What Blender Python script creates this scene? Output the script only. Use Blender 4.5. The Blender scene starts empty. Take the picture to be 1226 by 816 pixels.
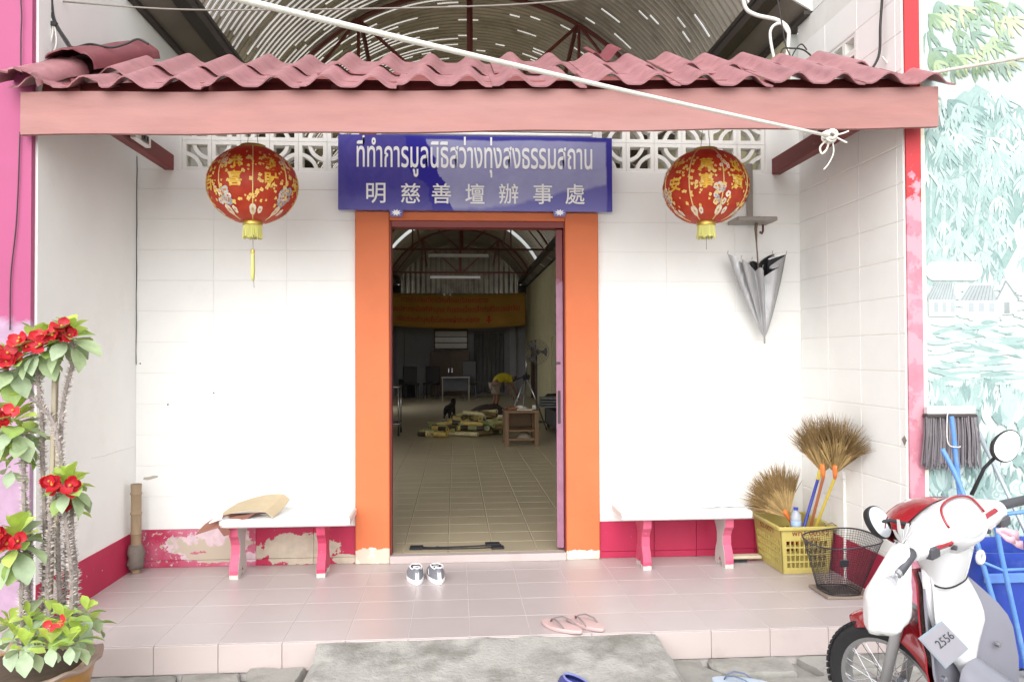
import bpy, math, random
import numpy as np
from mathutils import Vector, Matrix, noise as mnoise

# ---------------------------------------------------------------- camera, sky, sun, exposure
scene = bpy.context.scene
CAM = np.array([0.0, -5.41, 1.36])
YAW, PITCH, ROLL, FPX = 0.0695, 0.0176, -0.0041, 971.2
_cy, _sy, _cp, _sp = math.cos(YAW), math.sin(YAW), math.cos(PITCH), math.sin(PITCH)
_f = np.array([_sy*_cp, _cy*_cp, _sp]); _r = np.array([_cy, -_sy, 0.0]); _u = np.cross(_r, _f)
_c, _s = math.cos(ROLL), math.sin(ROLL)
CR, CU, CF = _c*_r + _s*_u, -_s*_r + _c*_u, _f
cd = bpy.data.cameras.new('camera'); cam = bpy.data.objects.new('camera', cd)
scene.collection.objects.link(cam)
cd.sensor_width = 36.0; cd.sensor_fit = 'HORIZONTAL'; cd.lens = FPX/1226.0*36.0
cd.clip_start = 0.05; cd.clip_end = 600.0
m = Matrix.Identity(4)
for i in range(3):
    m[i][0], m[i][1], m[i][2], m[i][3] = CR[i], CU[i], -CF[i], CAM[i]
cam.matrix_world = m
scene.camera = cam

SUN_EL, SUN_AZ = 38.0, 190.0     # degrees; azimuth measured clockwise from +Y (into the building)
w = bpy.data.worlds.new('World'); scene.world = w; w.use_nodes = True
wn = w.node_tree; bg = wn.nodes['Background']
sky = wn.nodes.new('ShaderNodeTexSky'); sky.sky_type = 'NISHITA'; sky.sun_disc = False
sky.sun_elevation = math.radians(SUN_EL); sky.sun_rotation = math.radians(SUN_AZ)
sky.air_density = 1.0; sky.dust_density = 1.6; sky.ozone_density = 1.0
hs = wn.nodes.new('ShaderNodeHueSaturation'); hs.inputs['Saturation'].default_value = 0.10
wn.links.new(sky.outputs[0], hs.inputs['Color']); wn.links.new(hs.outputs[0], bg.inputs[0])
bg.inputs[1].default_value = 0.15
sl = bpy.data.lights.new('sun', 'SUN'); so = bpy.data.objects.new('sun', sl); scene.collection.objects.link(so)
sl.energy = 0.9; sl.angle = math.radians(75.0); sl.color = (1.0, 0.975, 0.94)
_el, _az = math.radians(SUN_EL), math.radians(SUN_AZ)
_d = Vector((math.sin(_az)*math.cos(_el), math.cos(_az)*math.cos(_el), math.sin(_el)))
so.rotation_euler = _d.to_track_quat('Z', 'Y').to_euler()
so.location = (0, -8, 12)
vs = scene.view_settings
vs.view_transform = 'Standard'; vs.look = 'None'; vs.gamma = 1.0; vs.use_curve_mapping = False
vs.exposure = 1.25
scene.cycles.max_bounces = 10; scene.cycles.diffuse_bounces = 6; scene.cycles.glossy_bounces = 4
scene.cycles.transmission_bounces = 6; scene.cycles.transparent_max_bounces = 8
scene.cycles.use_denoising = True
scene.cycles.sample_clamp_indirect = 6.0

# ---------------------------------------------------------------- helpers
C = scene.collection
rng = random.Random(7)
def ray(px, py):
    d = CR*((px-613)/FPX) + CU*((408-py)/FPX) + CF
    return d
def at(px, py, **k):
    (a, v), = k.items(); i = 'xyz'.index(a); d = ray(px, py)
    return CAM + d*((v-CAM[i])/d[i])
def atd(px, py, dep):
    return CAM + ray(px, py)*dep
def lin(c):
    c = c/255.0
    return c/12.92 if c <= 0.04045 else ((c+0.055)/1.055)**2.4
def rgb(r, g, b): return (lin(r), lin(g), lin(b))

class NT:
    def __init__(s, name):
        s.m = bpy.data.materials.new(name); s.m.use_nodes = True
        s.t = s.m.node_tree; s.b = s.t.nodes['Principled BSDF']; s.o = s.t.nodes['Material Output']
    def n(s, kind, **k):
        x = s.t.nodes.new('ShaderNode'+kind)
        for a, v in k.items(): setattr(x, a, v)
        return x
    def l(s, a, b): s.t.links.new(a, b)
    def pos(s): return s.n('NewGeometry').outputs['Position']
    def noise(s, scale, detail=4, rough=.55, vec=None, dist=0.0):
        x = s.n('TexNoise'); x.inputs['Scale'].default_value = scale; x.inputs['Detail'].default_value = detail
        x.inputs['Roughness'].default_value = rough; x.inputs['Distortion'].default_value = dist
        s.l(vec if vec is not None else s.pos(), x.inputs['Vector']); return x.outputs['Fac']
    def math(s, op, a, b=None, clamp=False):
        x = s.n('Math', operation=op, use_clamp=clamp)
        for i, v in enumerate((a, b)):
            if v is None: continue
            if isinstance(v, (int, float)): x.inputs[i].default_value = v
            else: s.l(v, x.inputs[i])
        return x.outputs[0]
    def ramp(s, fac, a, b):
        x = s.n('MapRange'); x.inputs['From Min'].default_value = a; x.inputs['From Max'].default_value = b
        s.l(fac, x.inputs['Value']); return x.outputs[0]
    def mix(s, fac, a, b, blend='MIX'):
        x = s.n('Mix', data_type='RGBA', blend_type=blend)
        for sock, v in ((x.inputs['Factor'], fac), (x.inputs[6], a), (x.inputs[7], b)):
            if isinstance(v, (int, float)): sock.default_value = v
            elif isinstance(v, tuple): sock.default_value = (*v[:3], 1)
            else: s.l(v, sock)
        return x.outputs[2]
    def col(s, c):
        if isinstance(c, tuple): s.b.inputs['Base Color'].default_value = (*c[:3], 1)
        else: s.l(c, s.b.inputs['Base Color'])
    def bump(s, h, strength=.3, dist=.01):
        x = s.n('Bump'); x.inputs['Strength'].default_value = strength; x.inputs['Distance'].default_value = dist
        s.l(h, x.inputs['Height']); s.l(x.outputs[0], s.b.inputs['Normal'])
    def scaled(s, v, sc):
        x = s.n('VectorMath', operation='MULTIPLY'); s.l(v, x.inputs[0]); x.inputs[1].default_value = sc; return x.outputs[0]

def mul(c, k): return tuple(min(1.0, x*k) for x in c[:3])

def MAT(name, c, rough=.6, var=.12, scale=6.0, bump=.0, bscale=90.0, bdist=.004, metal=0.0, spec=.5, coat=0.0,
        rvar=0.0, dirt=None, dscale=3.0, dthr=(.55, .75), stretch=None, sheen=0.0):
    t = NT(name)
    p = t.pos()
    if stretch: p = t.scaled(p, stretch)
    f = t.noise(scale, 6, .6, p)
    base = t.mix(t.ramp(f, .3, .7), mul(c, 1-var), mul(c, 1+var*.8))
    if rvar:
        oi = t.n('ObjectInfo').outputs['Random']
        hv = t.n('HueSaturation'); t.l(base, hv.inputs['Color'])
        t.l(t.math('ADD', t.math('MULTIPLY', oi, 2*rvar), 1-rvar), hv.inputs['Value']); base = hv.outputs[0]
    if dirt:
        dm = t.ramp(t.noise(dscale, 8, .65, p), *dthr)
        base = t.mix(t.math('MULTIPLY', dm, dirt[3] if len(dirt) > 3 else .6), base, dirt[:3])
    t.col(base)
    t.b.inputs['Roughness'].default_value = rough; t.b.inputs['Metallic'].default_value = metal
    t.b.inputs['Specular IOR Level'].default_value = spec
    t.b.inputs['Coat Weight'].default_value = coat; t.b.inputs['Coat Roughness'].default_value = .08
    if bump: t.bump(t.noise(bscale, 5, .6, p), bump, bdist)
    return t.m

def PEEL(name, paint, under, ell, amp=.5, nscale=9.0, rough=.6, spots=(.72, .75), edge=None, under2=None, var=.1, fade=None):
    """paint that has come off in patches: ell = [(centre, radii)], edges broken by noise"""
    t = NT(name); p = t.pos()
    mask = None
    for c, r in ell:
        a = t.n('VectorMath', operation='SUBTRACT'); t.l(p, a.inputs[0]); a.inputs[1].default_value = c
        d = t.n('VectorMath', operation='DIVIDE'); t.l(a.outputs[0], d.inputs[0]); d.inputs[1].default_value = r
        ln = t.n('VectorMath', operation='LENGTH'); t.l(d.outputs[0], ln.inputs[0])
        v = t.math('SUBTRACT', 1.0, ln.outputs['Value'])
        mask = v if mask is None else t.math('MAXIMUM', mask, v)
    n1 = t.noise(nscale, 8, .62, p)
    nn = t.math('MULTIPLY', t.math('SUBTRACT', n1, .5), amp*2)
    if mask is None: pm = t.ramp(n1, *spots)
    else:
        pm = t.ramp(t.math('ADD', t.math('MAXIMUM', mask, -1.5), nn), .0, .03)
        pm = t.math('MAXIMUM', pm, t.ramp(t.noise(nscale*2.3, 8, .6, p), *spots))
    pv = t.mix(t.ramp(t.noise(3.0, 5, .6, p), .3, .7), mul(paint, 1-var), mul(paint, 1+var))
    if fade: pv = t.mix(t.math('MULTIPLY', t.ramp(t.noise(1.7, 6, .6, p), .42, .62), fade[3]), pv, fade[:3])
    un = t.mix(t.ramp(t.noise(14, 5, .6, p), .35, .65), mul(under, .88), mul(under, 1.1))
    if under2: un = t.mix(t.ramp(t.noise(6, 6, .6, p), .48, .52), un, under2)
    t.col(t.mix(pm, pv, un))
    t.b.inputs['Roughness'].default_value = rough
    h = t.math('ADD', t.math('MULTIPLY', pm, -1.0), t.math('MULTIPLY', t.noise(70, 4, .6, p), .25))
    t.bump(h, .5, .003)
    return t.m

class MB:
    """collects faces; build() links them as ONE mesh object"""
    def __init__(s): s.v = []; s.f = []; s.c = []
    def add(s, vs_, fs, col=None):
        o = len(s.v); s.v += [tuple(map(float, q)) for q in vs_]
        s.f += [tuple(o+i for i in f) for f in fs]
        s.c += [col]*len(fs); return s
    def box(s, x0, x1, y0, y1, z0, z1, col=None):
        return s.add([(x0,y0,z0),(x1,y0,z0),(x1,y1,z0),(x0,y1,z0),(x0,y0,z1),(x1,y0,z1),(x1,y1,z1),(x0,y1,z1)],
                     [(0,3,2,1),(4,5,6,7),(0,1,5,4),(1,2,6,5),(2,3,7,6),(3,0,4,7)], col)
    def cbox(s, x0, x1, y0, y1, z0, z1, ch=.004, col=None):
        X, Y, Z = (x0, x1), (y0, y1), (z0, z1); vs_ = []; idx = {}
        for i in (0, 1):
            for j in (0, 1):
                for k in (0, 1):
                    sx, sy, sz = (1, -1)[i], (1, -1)[j], (1, -1)[k]
                    idx[i,j,k,0] = len(vs_); vs_.append((X[i], Y[j]+sy*ch, Z[k]+sz*ch))
                    idx[i,j,k,1] = len(vs_); vs_.append((X[i]+sx*ch, Y[j], Z[k]+sz*ch))
                    idx[i,j,k,2] = len(vs_); vs_.append((X[i]+sx*ch, Y[j]+sy*ch, Z[k]))
        fs = []
        q = lambda *a: tuple(idx[t_] for t_ in a)
        for i in (0, 1):
            fs.append(q((i,0,0,0),(i,1,0,0),(i,1,1,0),(i,0,1,0)) if i else q((i,0,0,0),(i,0,1,0),(i,1,1,0),(i,1,0,0)))
            fs.append(q((0,i,0,1),(0,i,1,1),(1,i,1,1),(1,i,0,1)) if i else q((0,i,0,1),(1,i,0,1),(1,i,1,1),(0,i,1,1)))
            fs.append(q((0,0,i,2),(1,0,i,2),(1,1,i,2),(0,1,i,2)) if i else q((0,0,i,2),(0,1,i,2),(1,1,i,2),(1,0,i,2)))
        for i in (0, 1):
            for j in (0, 1):
                fs.append(q((i,j,0,0),(i,j,1,0),(i,j,1,1),(i,j,0,1)))
                fs.append(q((i,0,j,0),(i,1,j,0),(i,1,j,2),(i,0,j,2)))
                fs.append(q((0,i,j,1),(1,i,j,1),(1,i,j,2),(0,i,j,2)))
        for i in (0, 1):
            for j in (0, 1):
                for k in (0, 1): fs.append(q((i,j,k,0),(i,j,k,1),(i,j,k,2)))
        return s.add(vs_, fs, col)
    def ring(s, path, rad, n=8, col=None, cap=True, close=False, flat=1.0):
        """tube along a path; rad a number or a list"""
        P = [Vector(p) for p in path]; N = len(P)
        R_ = rad if isinstance(rad, (list, tuple)) else [rad]*N
        vs_ = []; up = None
        for i in range(N):
            if close: tg = P[(i+1) % N]-P[i-1]
            else: tg = P[min(i+1, N-1)]-P[max(i-1, 0)]
            if tg.length < 1e-9: tg = Vector((0, 0, 1))
            tg.normalize()
            if up is None:
                up = Vector((0, 0, 1)) if abs(tg.z) < .9 else Vector((1, 0, 0))
            a = tg.cross(up)
            if a.length < 1e-6: a = tg.cross(Vector((0, 1, 0)))
            a.normalize(); b = a.cross(tg); up = b
            for k in range(n):
                t_ = 2*math.pi*k/n
                vs_.append(P[i]+(a*math.cos(t_)+b*math.sin(t_)*flat)*R_[i])
        fs = []
        for i in range(N if close else N-1):
            for k in range(n):
                j = (i+1) % N
                fs.append((i*n+k, i*n+(k+1) % n, j*n+(k+1) % n, j*n+k))
        if cap and not close:
            fs.append(tuple(reversed(range(n)))); fs.append(tuple((N-1)*n+k for k in range(n)))
        return s.add(vs_, fs, col)
    def lathe(s, prof, n=24, c=(0, 0, 0), axis='z', col=None, a0=0.0, mod=None, cap=True):
        """prof = [(r, h)]"""
        vs_ = []
        for r, h in prof:
            for k in range(n):
                t_ = a0+2*math.pi*k/n; rr = r*(mod(t_, h) if mod else 1)
                x, y = rr*math.cos(t_), rr*math.sin(t_)
                q = (x, y, h) if axis == 'z' else ((h, x, y) if axis == 'x' else (y, h, x))
                vs_.append((q[0]+c[0], q[1]+c[1], q[2]+c[2]))
        fs = []
        for i in range(len(prof)-1):
            for k in range(n): fs.append((i*n+k, i*n+(k+1) % n, (i+1)*n+(k+1) % n, (i+1)*n+k))
        if cap and prof[0][0] > 1e-4: fs.append(tuple(reversed(range(n))))
        if cap and prof[-1][0] > 1e-4: fs.append(tuple((len(prof)-1)*n+k for k in range(n)))
        return s.add(vs_, fs, col)
    def prism(s, poly, fn, d0, d1, col=None):
        """2-D polygon (u,v) placed by fn(u,v,depth)"""
        n = len(poly)
        vs_ = [fn(u, v, d0) for u, v in poly]+[fn(u, v, d1) for u, v in poly]
        fs = [tuple(range(n))[::-1], tuple(range(n, 2*n))]+[(i, (i+1) % n, n+(i+1) % n, n+i) for i in range(n)]
        return s.add(vs_, fs, col)
    def grid(s, rows, col=None, closeu=False):
        """rows of points joined as a sheet"""
        n = len(rows[0]); vs_ = [p for r in rows for p in r]; fs = []
        for i in range(len(rows)-1):
            for k in range(n if closeu else n-1):
                fs.append((i*n+k, i*n+(k+1) % n, (i+1)*n+(k+1) % n, (i+1)*n+k))
        return s.add(vs_, fs, col)
    def sheet(s, rows, th, col=None):
        """closed thin slab: rows of points thickened downwards along -normal approx (0,0,-th) or a vector"""
        off = Vector(th) if not isinstance(th, (int, float)) else Vector((0, 0, -th))
        a = [[Vector(p) for p in r] for r in rows]; b = [[p+off for p in r] for r in a]
        n, mm = len(a[0]), len(a); vs_ = [p for r in a for p in r]+[p for r in b for p in r]; o = n*mm; fs = []
        for i in range(mm-1):
            for k in range(n-1):
                fs.append((i*n+k, i*n+k+1, (i+1)*n+k+1, (i+1)*n+k)); fs.append((o+i*n+k, o+(i+1)*n+k, o+(i+1)*n+k+1, o+i*n+k+1))
        for k in range(n-1):
            fs.append((k, o+k, o+k+1, k+1)); q = (mm-1)*n; fs.append((q+k, q+k+1, o+q+k+1, o+q+k))
        for i in range(mm-1):
            fs.append((i*n, (i+1)*n, o+(i+1)*n, o+i*n)); q = n-1; fs.append((i*n+q, o+i*n+q, o+(i+1)*n+q, (i+1)*n+q))
        return s.add(vs_, fs, col)
    def xf(s, M_, start=0):
        for i in range(start, len(s.v)): s.v[i] = tuple(M_ @ Vector(s.v[i]))
        return s
    def mesh(s, name, mat, smooth=False, org=(0, 0, 0)):
        me = bpy.data.meshes.new(name)
        me.from_pydata([(a-org[0], b-org[1], c-org[2]) for a, b, c in s.v], [], s.f)
        for x in (mat if isinstance(mat, (list, tuple)) else [mat]): me.materials.append(x)
        if any(c is not None for c in s.c):
            at_ = me.attributes.new('Col', 'FLOAT_COLOR', 'FACE')
            buf = np.ones((len(s.f), 4), 'f4')
            for i, c in enumerate(s.c):
                if c is not None: buf[i, :3] = c[:3]
            at_.data.foreach_set('color', buf.ravel())
        if smooth is not False:
            me.polygons.foreach_set('use_smooth', [True]*len(me.polygons))
            if smooth is not True: me.set_sharp_from_angle(angle=math.radians(smooth))
        me.update(); return me
    def build(s, name, mat, parent=None, smooth=False, org=None):
        """vertices are in the parent's frame unless org says where that frame's origin is in the world"""
        return link(name, s.mesh(name, mat, smooth, org if org is not None else (0, 0, 0)), parent)

def link(name, me, parent=None, loc=None, rot=None):
    o = bpy.data.objects.new(name, me); C.objects.link(o)
    if parent is not None: o.parent = parent
    if loc is not None: o.location = loc
    if rot is not None: o.rotation_euler = rot
    return o
def tag(o, label=None, cat=None, group=None, kind=None):
    for k, v in (('label', label), ('category', cat), ('group', group), ('kind', kind)):
        if v: o[k] = v
    return o
def thing(name, label, cat, loc=(0, 0, 0), rot=(0, 0, 0), group=None):
    o = bpy.data.objects.new(name, None); C.objects.link(o); o.location = loc; o.rotation_euler = rot
    o.empty_display_size = .1
    return tag(o, label, cat, group)
def copy_tree(o, parent=None):
    c = o.copy(); C.objects.link(c); c.parent = parent
    for ch in [x for x in bpy.data.objects if x.parent == o]: copy_tree(ch, c)
    return c
def text_polys(s_, size=1.0, bold=0.0, extr=0.0):
    """(verts, faces, width) of a line of type laid flat in x,y, centred"""
    cu = bpy.data.curves.new('type', 'FONT'); cu.body = s_; cu.size = size; cu.align_x = 'CENTER'; cu.align_y = 'CENTER'
    cu.offset = bold; cu.extrude = extr; cu.resolution_u = 3
    ob = bpy.data.objects.new('type', cu); C.objects.link(ob)
    dg = bpy.context.evaluated_depsgraph_get(); ev = ob.evaluated_get(dg); me = ev.to_mesh()
    vs_ = [tuple(v.co) for v in me.vertices]; fs = [tuple(p.vertices) for p in me.polygons]
    ev.to_mesh_clear(); bpy.data.objects.remove(ob); bpy.data.curves.remove(cu)
    return vs_, fs
def fit_text(s_, x0, x1, y0, y1, bold=0.0):
    vs_, fs = text_polys(s_, 1.0, bold)
    a = np.array(vs_); lo, hi = a.min(0), a.max(0)
    return [(x0+(p[0]-lo[0])/(hi[0]-lo[0])*(x1-x0), y0+(p[1]-lo[1])/(hi[1]-lo[1])*(y1-y0)) for p in vs_], fs
def COLMAT(name, rough=.6, var=.1, scale=20.0, spec=.5, sss=0.0, bump=0.0, transl=0.0):
    t = NT(name); a = t.n('Attribute', attribute_name='Col')
    f = t.ramp(t.noise(scale, 4, .6), .3, .7)
    hv = t.n('HueSaturation'); t.l(a.outputs['Color'], hv.inputs['Color'])
    t.l(t.math('ADD', t.math('MULTIPLY', f, 2*var), 1-var), hv.inputs['Value'])
    t.col(hv.outputs[0]); t.b.inputs['Roughness'].default_value = rough; t.b.inputs['Specular IOR Level'].default_value = spec
    if transl:
        tr = t.n('BsdfTranslucent'); t.l(hv.outputs[0], tr.inputs['Color']); mx = t.n('MixShader'); mx.inputs[0].default_value = transl
        t.l(t.b.outputs[0], mx.inputs[1]); t.l(tr.outputs[0], mx.inputs[2]); t.l(mx.outputs[0], t.o.inputs['Surface'])
    return t.m
# ---------------------------------------------------------------- common materials
WHITE = rgb(236, 236, 232)
M_wall = MAT('white_wall_paint', rgb(232, 233, 230), .75, .03, 2.5, .12, 140, .002, dirt=(*rgb(196, 192, 184), .22), dscale=2.2, dthr=(.58, .8))
M_block = MAT('white_block_paint', rgb(234, 234, 231), .7, .03, 3, .15, 120, .002, rvar=.012, dirt=(*rgb(200, 196, 190), .18), dscale=2.6, dthr=(.6, .8))
M_joint = MAT('block_joint', rgb(222, 221, 217), .85, .06, 9)
M_vent = MAT('vent_block_paint', rgb(226, 225, 220), .75, .05, 6, .1, 90, dirt=(*rgb(150, 145, 138), .35), dscale=5)
M_tile = MAT('porch_tile_glaze', rgb(180, 170, 169), .34, .035, 1.6, .03, 60, .002, rvar=.022, dirt=(*rgb(160, 147, 146), .35), dscale=1.3, dthr=(.5, .78))
M_riser = MAT('riser_tile_glaze', rgb(184, 171, 168), .4, .04, 2.4, .04, 60, .002, rvar=.02, dirt=(*rgb(150, 134, 128), .4), dscale=4, dthr=(.56, .8))
M_grout = MAT('tile_grout', rgb(204, 197, 194), .9, .1, 12)
M_htile = MAT('hall_tile_glaze', rgb(180, 168, 142), .30, .05, 1.4, .03, 60, .002, rvar=.035, dirt=(*rgb(150, 136, 110), .35), dscale=1.2, dthr=(.48, .75))
M_hgrout = MAT('hall_grout', rgb(166, 155, 132), .9, .1, 12)
M_conc = MAT('rough_concrete', rgb(154, 152, 146), .9, .16, 3.2, .6, 38, .012, dirt=(*rgb(84, 82, 74), .6), dscale=4.5, dthr=(.5, .72))
M_street = MAT('street_concrete', rgb(152, 150, 144), .9, .14, 2.2, .5, 46, .010, dirt=(*rgb(96, 92, 84), .55), dscale=2.5, dthr=(.5, .75))
M_ramp = MAT('ramp_concrete', rgb(166, 164, 159), .9, .16, 9, .8, 60, .014, dirt=(*rgb(104, 102, 94), .7), dscale=4.2, dthr=(.45, .64))
M_dark = MAT('drain_mud', rgb(60, 56, 50), .95, .2, 8, .4, 30)
M_redwood = MAT('dark_red_timber', rgb(112, 44, 42), .6, .16, 9, .25, 60, .004, stretch=(1, .2, 1), dirt=(*rgb(160, 120, 110), .5), dscale=14, dthr=(.62, .7))
M_fascia = MAT('faded_red_fascia', rgb(154, 106, 101), .62, .13, 7, .2, 60, .004, dirt=(*rgb(164, 126, 122), .6), dscale=1.5, dthr=(.42, .75), stretch=(.4, 1, 2.2))
M_rooft = MAT('maroon_roof_tile', rgb(160, 112, 116), .45, .16, 14, .5, 90, .005, rvar=.09, dirt=(*rgb(104, 66, 70), .6), dscale=9, dthr=(.52, .74))
M_metalred = MAT('red_oxide_steel', rgb(100, 46, 40), .5, .12, 8, .1, 40)
M_galv = MAT('galvanised_sheet', rgb(214, 208, 196), .27, .15, 3.5, .06, 24, .002, metal=.7, dirt=(*rgb(128, 112, 96), .55), dscale=2.4, dthr=(.5, .72), rvar=.06)
M_dbeam = MAT('dark_steel', rgb(58, 50, 46), .55, .15, 6)
M_soffit = MAT('grey_soffit', rgb(128, 122, 114), .7, .12, 3, .1, 40)
M_cream = MAT('cream_wall', rgb(210, 202, 164), .8, .06, 2.2, .1, 80, .003, dirt=(*rgb(140, 132, 106), .4), dscale=1.6)
M_back = MAT('grey_back_wall', rgb(150, 150, 154), .8, .06, 2, .1, 60)

XL, XR = -2.065, 2.365
DL0, DL1, DR0, DR1 = -.657, -.434, .673, .957     # orange posts
DADO, HFZ = .243, .05                              # dado height, hall floor height
STREET = -.18

# ---------------------------------------------------------------- ground
g = MB()
N = 60
def gz(x, y): return STREET-.012*max(0, min(1, (-1.6-y)/2)) + .006*mnoise.noise(Vector((x*2.2, y*2.2, 0)))
xs = [-60, -20, -8, -5]+[-4+i*.15 for i in range(54)]+[4.2, 5, 8, 20, 60]
ys = [-60, -25, -12, -8, -6, -5, -4.4]+[-4+i*.12 for i in range(22)]+[-1.42, -1.30, 4, 30, 80]
g.grid([[(x, y, gz(x, y)) for x in xs] for y in ys])
tag(g.build('ground', M_street, smooth=True), 'weathered grey concrete street surface in front of the tiled porch', 'street', kind='structure')
# broken drain slabs along the foot of the porch
slab_root = tag(MB().box(XL, 2.9, -1.62, -1.452, STREET-.05, STREET-.035).build('pavement', M_dark), 'broken concrete drain cover strip below the porch step', 'pavement', kind='structure')
def rough_slab(poly, z, th, seed):
    b = MB(); r = random.Random(seed)
    # poly in x,y ; subdivide the outline for a broken edge
    pts = []
    for i in range(len(poly)):
        p, q = poly[i], poly[(i+1) % len(poly)]
        n = max(2, int(math.hypot(q[0]-p[0], q[1]-p[1])/.05))
        for k in range(n):
            t_ = k/n; j = .008
            pts.append((p[0]+(q[0]-p[0])*t_+r.uniform(-j, j), p[1]+(q[1]-p[1])*t_+r.uniform(-j, j)))
    cx = sum(p[0] for p in pts)/len(pts); cy = sum(p[1] for p in pts)/len(pts); n = len(pts)
    vs_ = []
    for s_, dz in ((1.0, -th), (1.0, -.012), (.93, 0.0), (.5, .004)):
        for x, y in pts: vs_.append((cx+(x-cx)*s_, cy+(y-cy)*s_, z+dz+(.006*mnoise.noise(Vector((x*9, y*9, seed))) if dz > -.02 else 0)))
    vs_.append((cx, cy, z+.004)); fs = []
    for k in range(3):
        for i in range(n): fs.append((k*n+i, k*n+(i+1) % n, (k+1)*n+(i+1) % n, (k+1)*n+i))
    for i in range(n): fs.append((3*n+i, 3*n+(i+1) % n, 4*n))
    b.add(vs_, fs); return b
edge = -1.462
for k, (poly, z) in enumerate([
    ([(-2.05, edge), (-1.32, edge), (-1.29, -1.60), (-1.36, -1.80), (-2.05, -1.82)], -.135),
    ([(-1.285, edge), (-1.02, edge), (-1.00, -1.54), (-.96, -1.83), (-1.31, -1.80), (-1.25, -1.60)], -.13),
    ([(-.985, edge), (-.72, edge), (-.72, -1.84), (-.925, -1.83), (-.965, -1.55)], -.115),
    ([(1.00, edge), (1.20, edge), (1.19, -1.56), (1.25, -1.66), (1.20, -1.80), (1.02, -1.80)], -.135),
    ([(1.235, edge), (1.62, edge), (1.63, -1.55), (1.60, -1.65), (1.31, -1.66), (1.22, -1.56)], -.135),
    ([(1.69, -1.47), (2.60, edge), (2.6, -1.66), (1.74, -1.66), (1.72, -1.6)], -.135),
    ([(1.27, -1.69), (1.95, -1.685), (1.95, -1.90), (1.25, -1.89)], -.148),
    ([(1.975, -1.68), (2.75, -1.69), (2.75, -1.90), (1.97, -1.90)], -.15)]):
    rough_slab(poly, z, .06, k+3).build('slab', M_conc, slab_root, smooth=35)
# concrete ramp up to the porch
rows = []
for j in range(15):
    t_ = j/14; y = -1.455-t_*.95
    x0 = -.66-.05*t_-.02*mnoise.noise(Vector((0, y*6, 2))); x1 = .965+.10*t_+.10*max(0, t_-.05)**.5*.4+.03*mnoise.noise(Vector((3, y*7, 1)))
    rows.append([(x0+(x1-x0)*i/34, y, -.006-.165*t_**1.15+.006*mnoise.noise(Vector((i*.3, y*5, 4)))-(.05 if i in (0, 34) else 0)*min(1, t_*3)) for i in range(35)])
rp = MB(); rp.sheet(rows, .22)
tag(rp.build('ramp', M_ramp, smooth=40), 'rough grey concrete ramp sloping up to the porch before the door', 'ramp', kind='structure')

# ---------------------------------------------------------------- porch floor of single tiles
PF = -1.452
pf = tag(MB().box(XL-.08, 2.62, PF+.008, .0, STREET-.1, -.0016).build('porch_floor', M_grout), 'raised porch floor of pale pink tiles', 'floor', kind='structure')
PT = .2975
tm = {}
def tile_obj(name, x0, x1, y0, y1, z0, z1, mat, parent, ch=.0022):
    key = (name, round(x1-x0, 3), round(y1-y0, 3), round(z1-z0, 3))
    if key not in tm:
        b = MB(); b.cbox(-(x1-x0)/2, (x1-x0)/2, -(y1-y0)/2, (y1-y0)/2, -(z1-z0)/2, (z1-z0)/2, ch); tm[key] = b.mesh(name, mat)
    return link(name, tm[key], parent, ((x0+x1)/2, (y0+y1)/2, (z0+z1)/2))
xsj = [XL]; x = -1.4227-2*PT
while x < 2.6:
    if x > XL+.05: xsj.append(x)
    x += PT
xsj.append(2.60); ysj = [PF, -1.152, -.85, -.548, -.246, -.002]
G = .0009
for i in range(len(xsj)-1):
    for j in range(len(ysj)-1):
        if xsj[i+1]-xsj[i] < .03: continue
        if xsj[i] >= XR-.05 and ysj[j] > -1.3: continue
        o = tile_obj('floor_tile', xsj[i]+G, xsj[i+1]-G, ysj[j]+G, ysj[j+1]-G, -.008, 0.0, M_tile, pf, .0012)
        o.rotation_euler = (rng.uniform(-1, 1)*.0016, rng.uniform(-1, 1)*.0016, 0)
    tile_obj('riser_tile', xsj[i]+G, xsj[i+1]-G, PF-.0095, PF, -.137, -.004, M_riser, pf)

# ---------------------------------------------------------------- the hall building
hall = thing('meeting_hall', 'white hall with an orange door frame and pink tiled canopy', 'building', (.15, 0, 0))
HO = (.15, 0, 0)
def part(b, name, mat, parent=hall, smooth=False): return b.build(name, mat, parent, smooth, org=HO)
wall_front = MB()
for x0, x1, z0, z1 in ((XL, DL0+.01, DADO, 2.579), (DR1-.01, XR, DADO, 2.60), (XL, -1.783, 2.579, 2.98), (-.66, .97, 2.311, 2.98), (2.128, XR, 2.60, 2.98), (XL, XR, 2.98, 3.24)):
    wall_front.box(x0, x1, .0030, .13, z0, z1)
wall_front = part(wall_front, 'front_wall', M_joint)
# painted blocks, courses of 20 cm
bm_cache = {}
def wall_block(x0, x1, z0, z1, parent):
    key = ('f', round(x1-x0, 3), round(z1-z0, 3))
    if key not in bm_cache:
        b = MB(); b.cbox(-(x1-x0)/2, (x1-x0)/2, -.006, .012, -(z1-z0)/2, (z1-z0)/2, .0014); bm_cache[key] = b.mesh('wall_block', M_block)
    o = link('wall_block', bm_cache[key], parent, ((x0+x1)/2-HO[0], .006+rng.uniform(-.0009, .0009), (z0+z1)/2))
    return o
courses = [DADO]+[.255+.2*k for k in range(1, 12)]+[2.579]
for k in range(len(courses)-1):
    z0, z1 = courses[k]+.0012, courses[k+1]-.0012
    off = .0 if k % 2 == 0 else .0
    for a, b_ in ((XL, -1.574), (-1.574, -1.106), (-1.106, DL0-.001)): wall_block(a+.0012, b_-.0012, z0, z1, wall_front)
    for a, b_ in ((DR1+.001, 1.43), (1.43, 1.905), (1.905, XR)): wall_block(a+.0012, b_-.0012, z0, z1+(.021 if k == len(courses)-2 else 0), wall_front)
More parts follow.
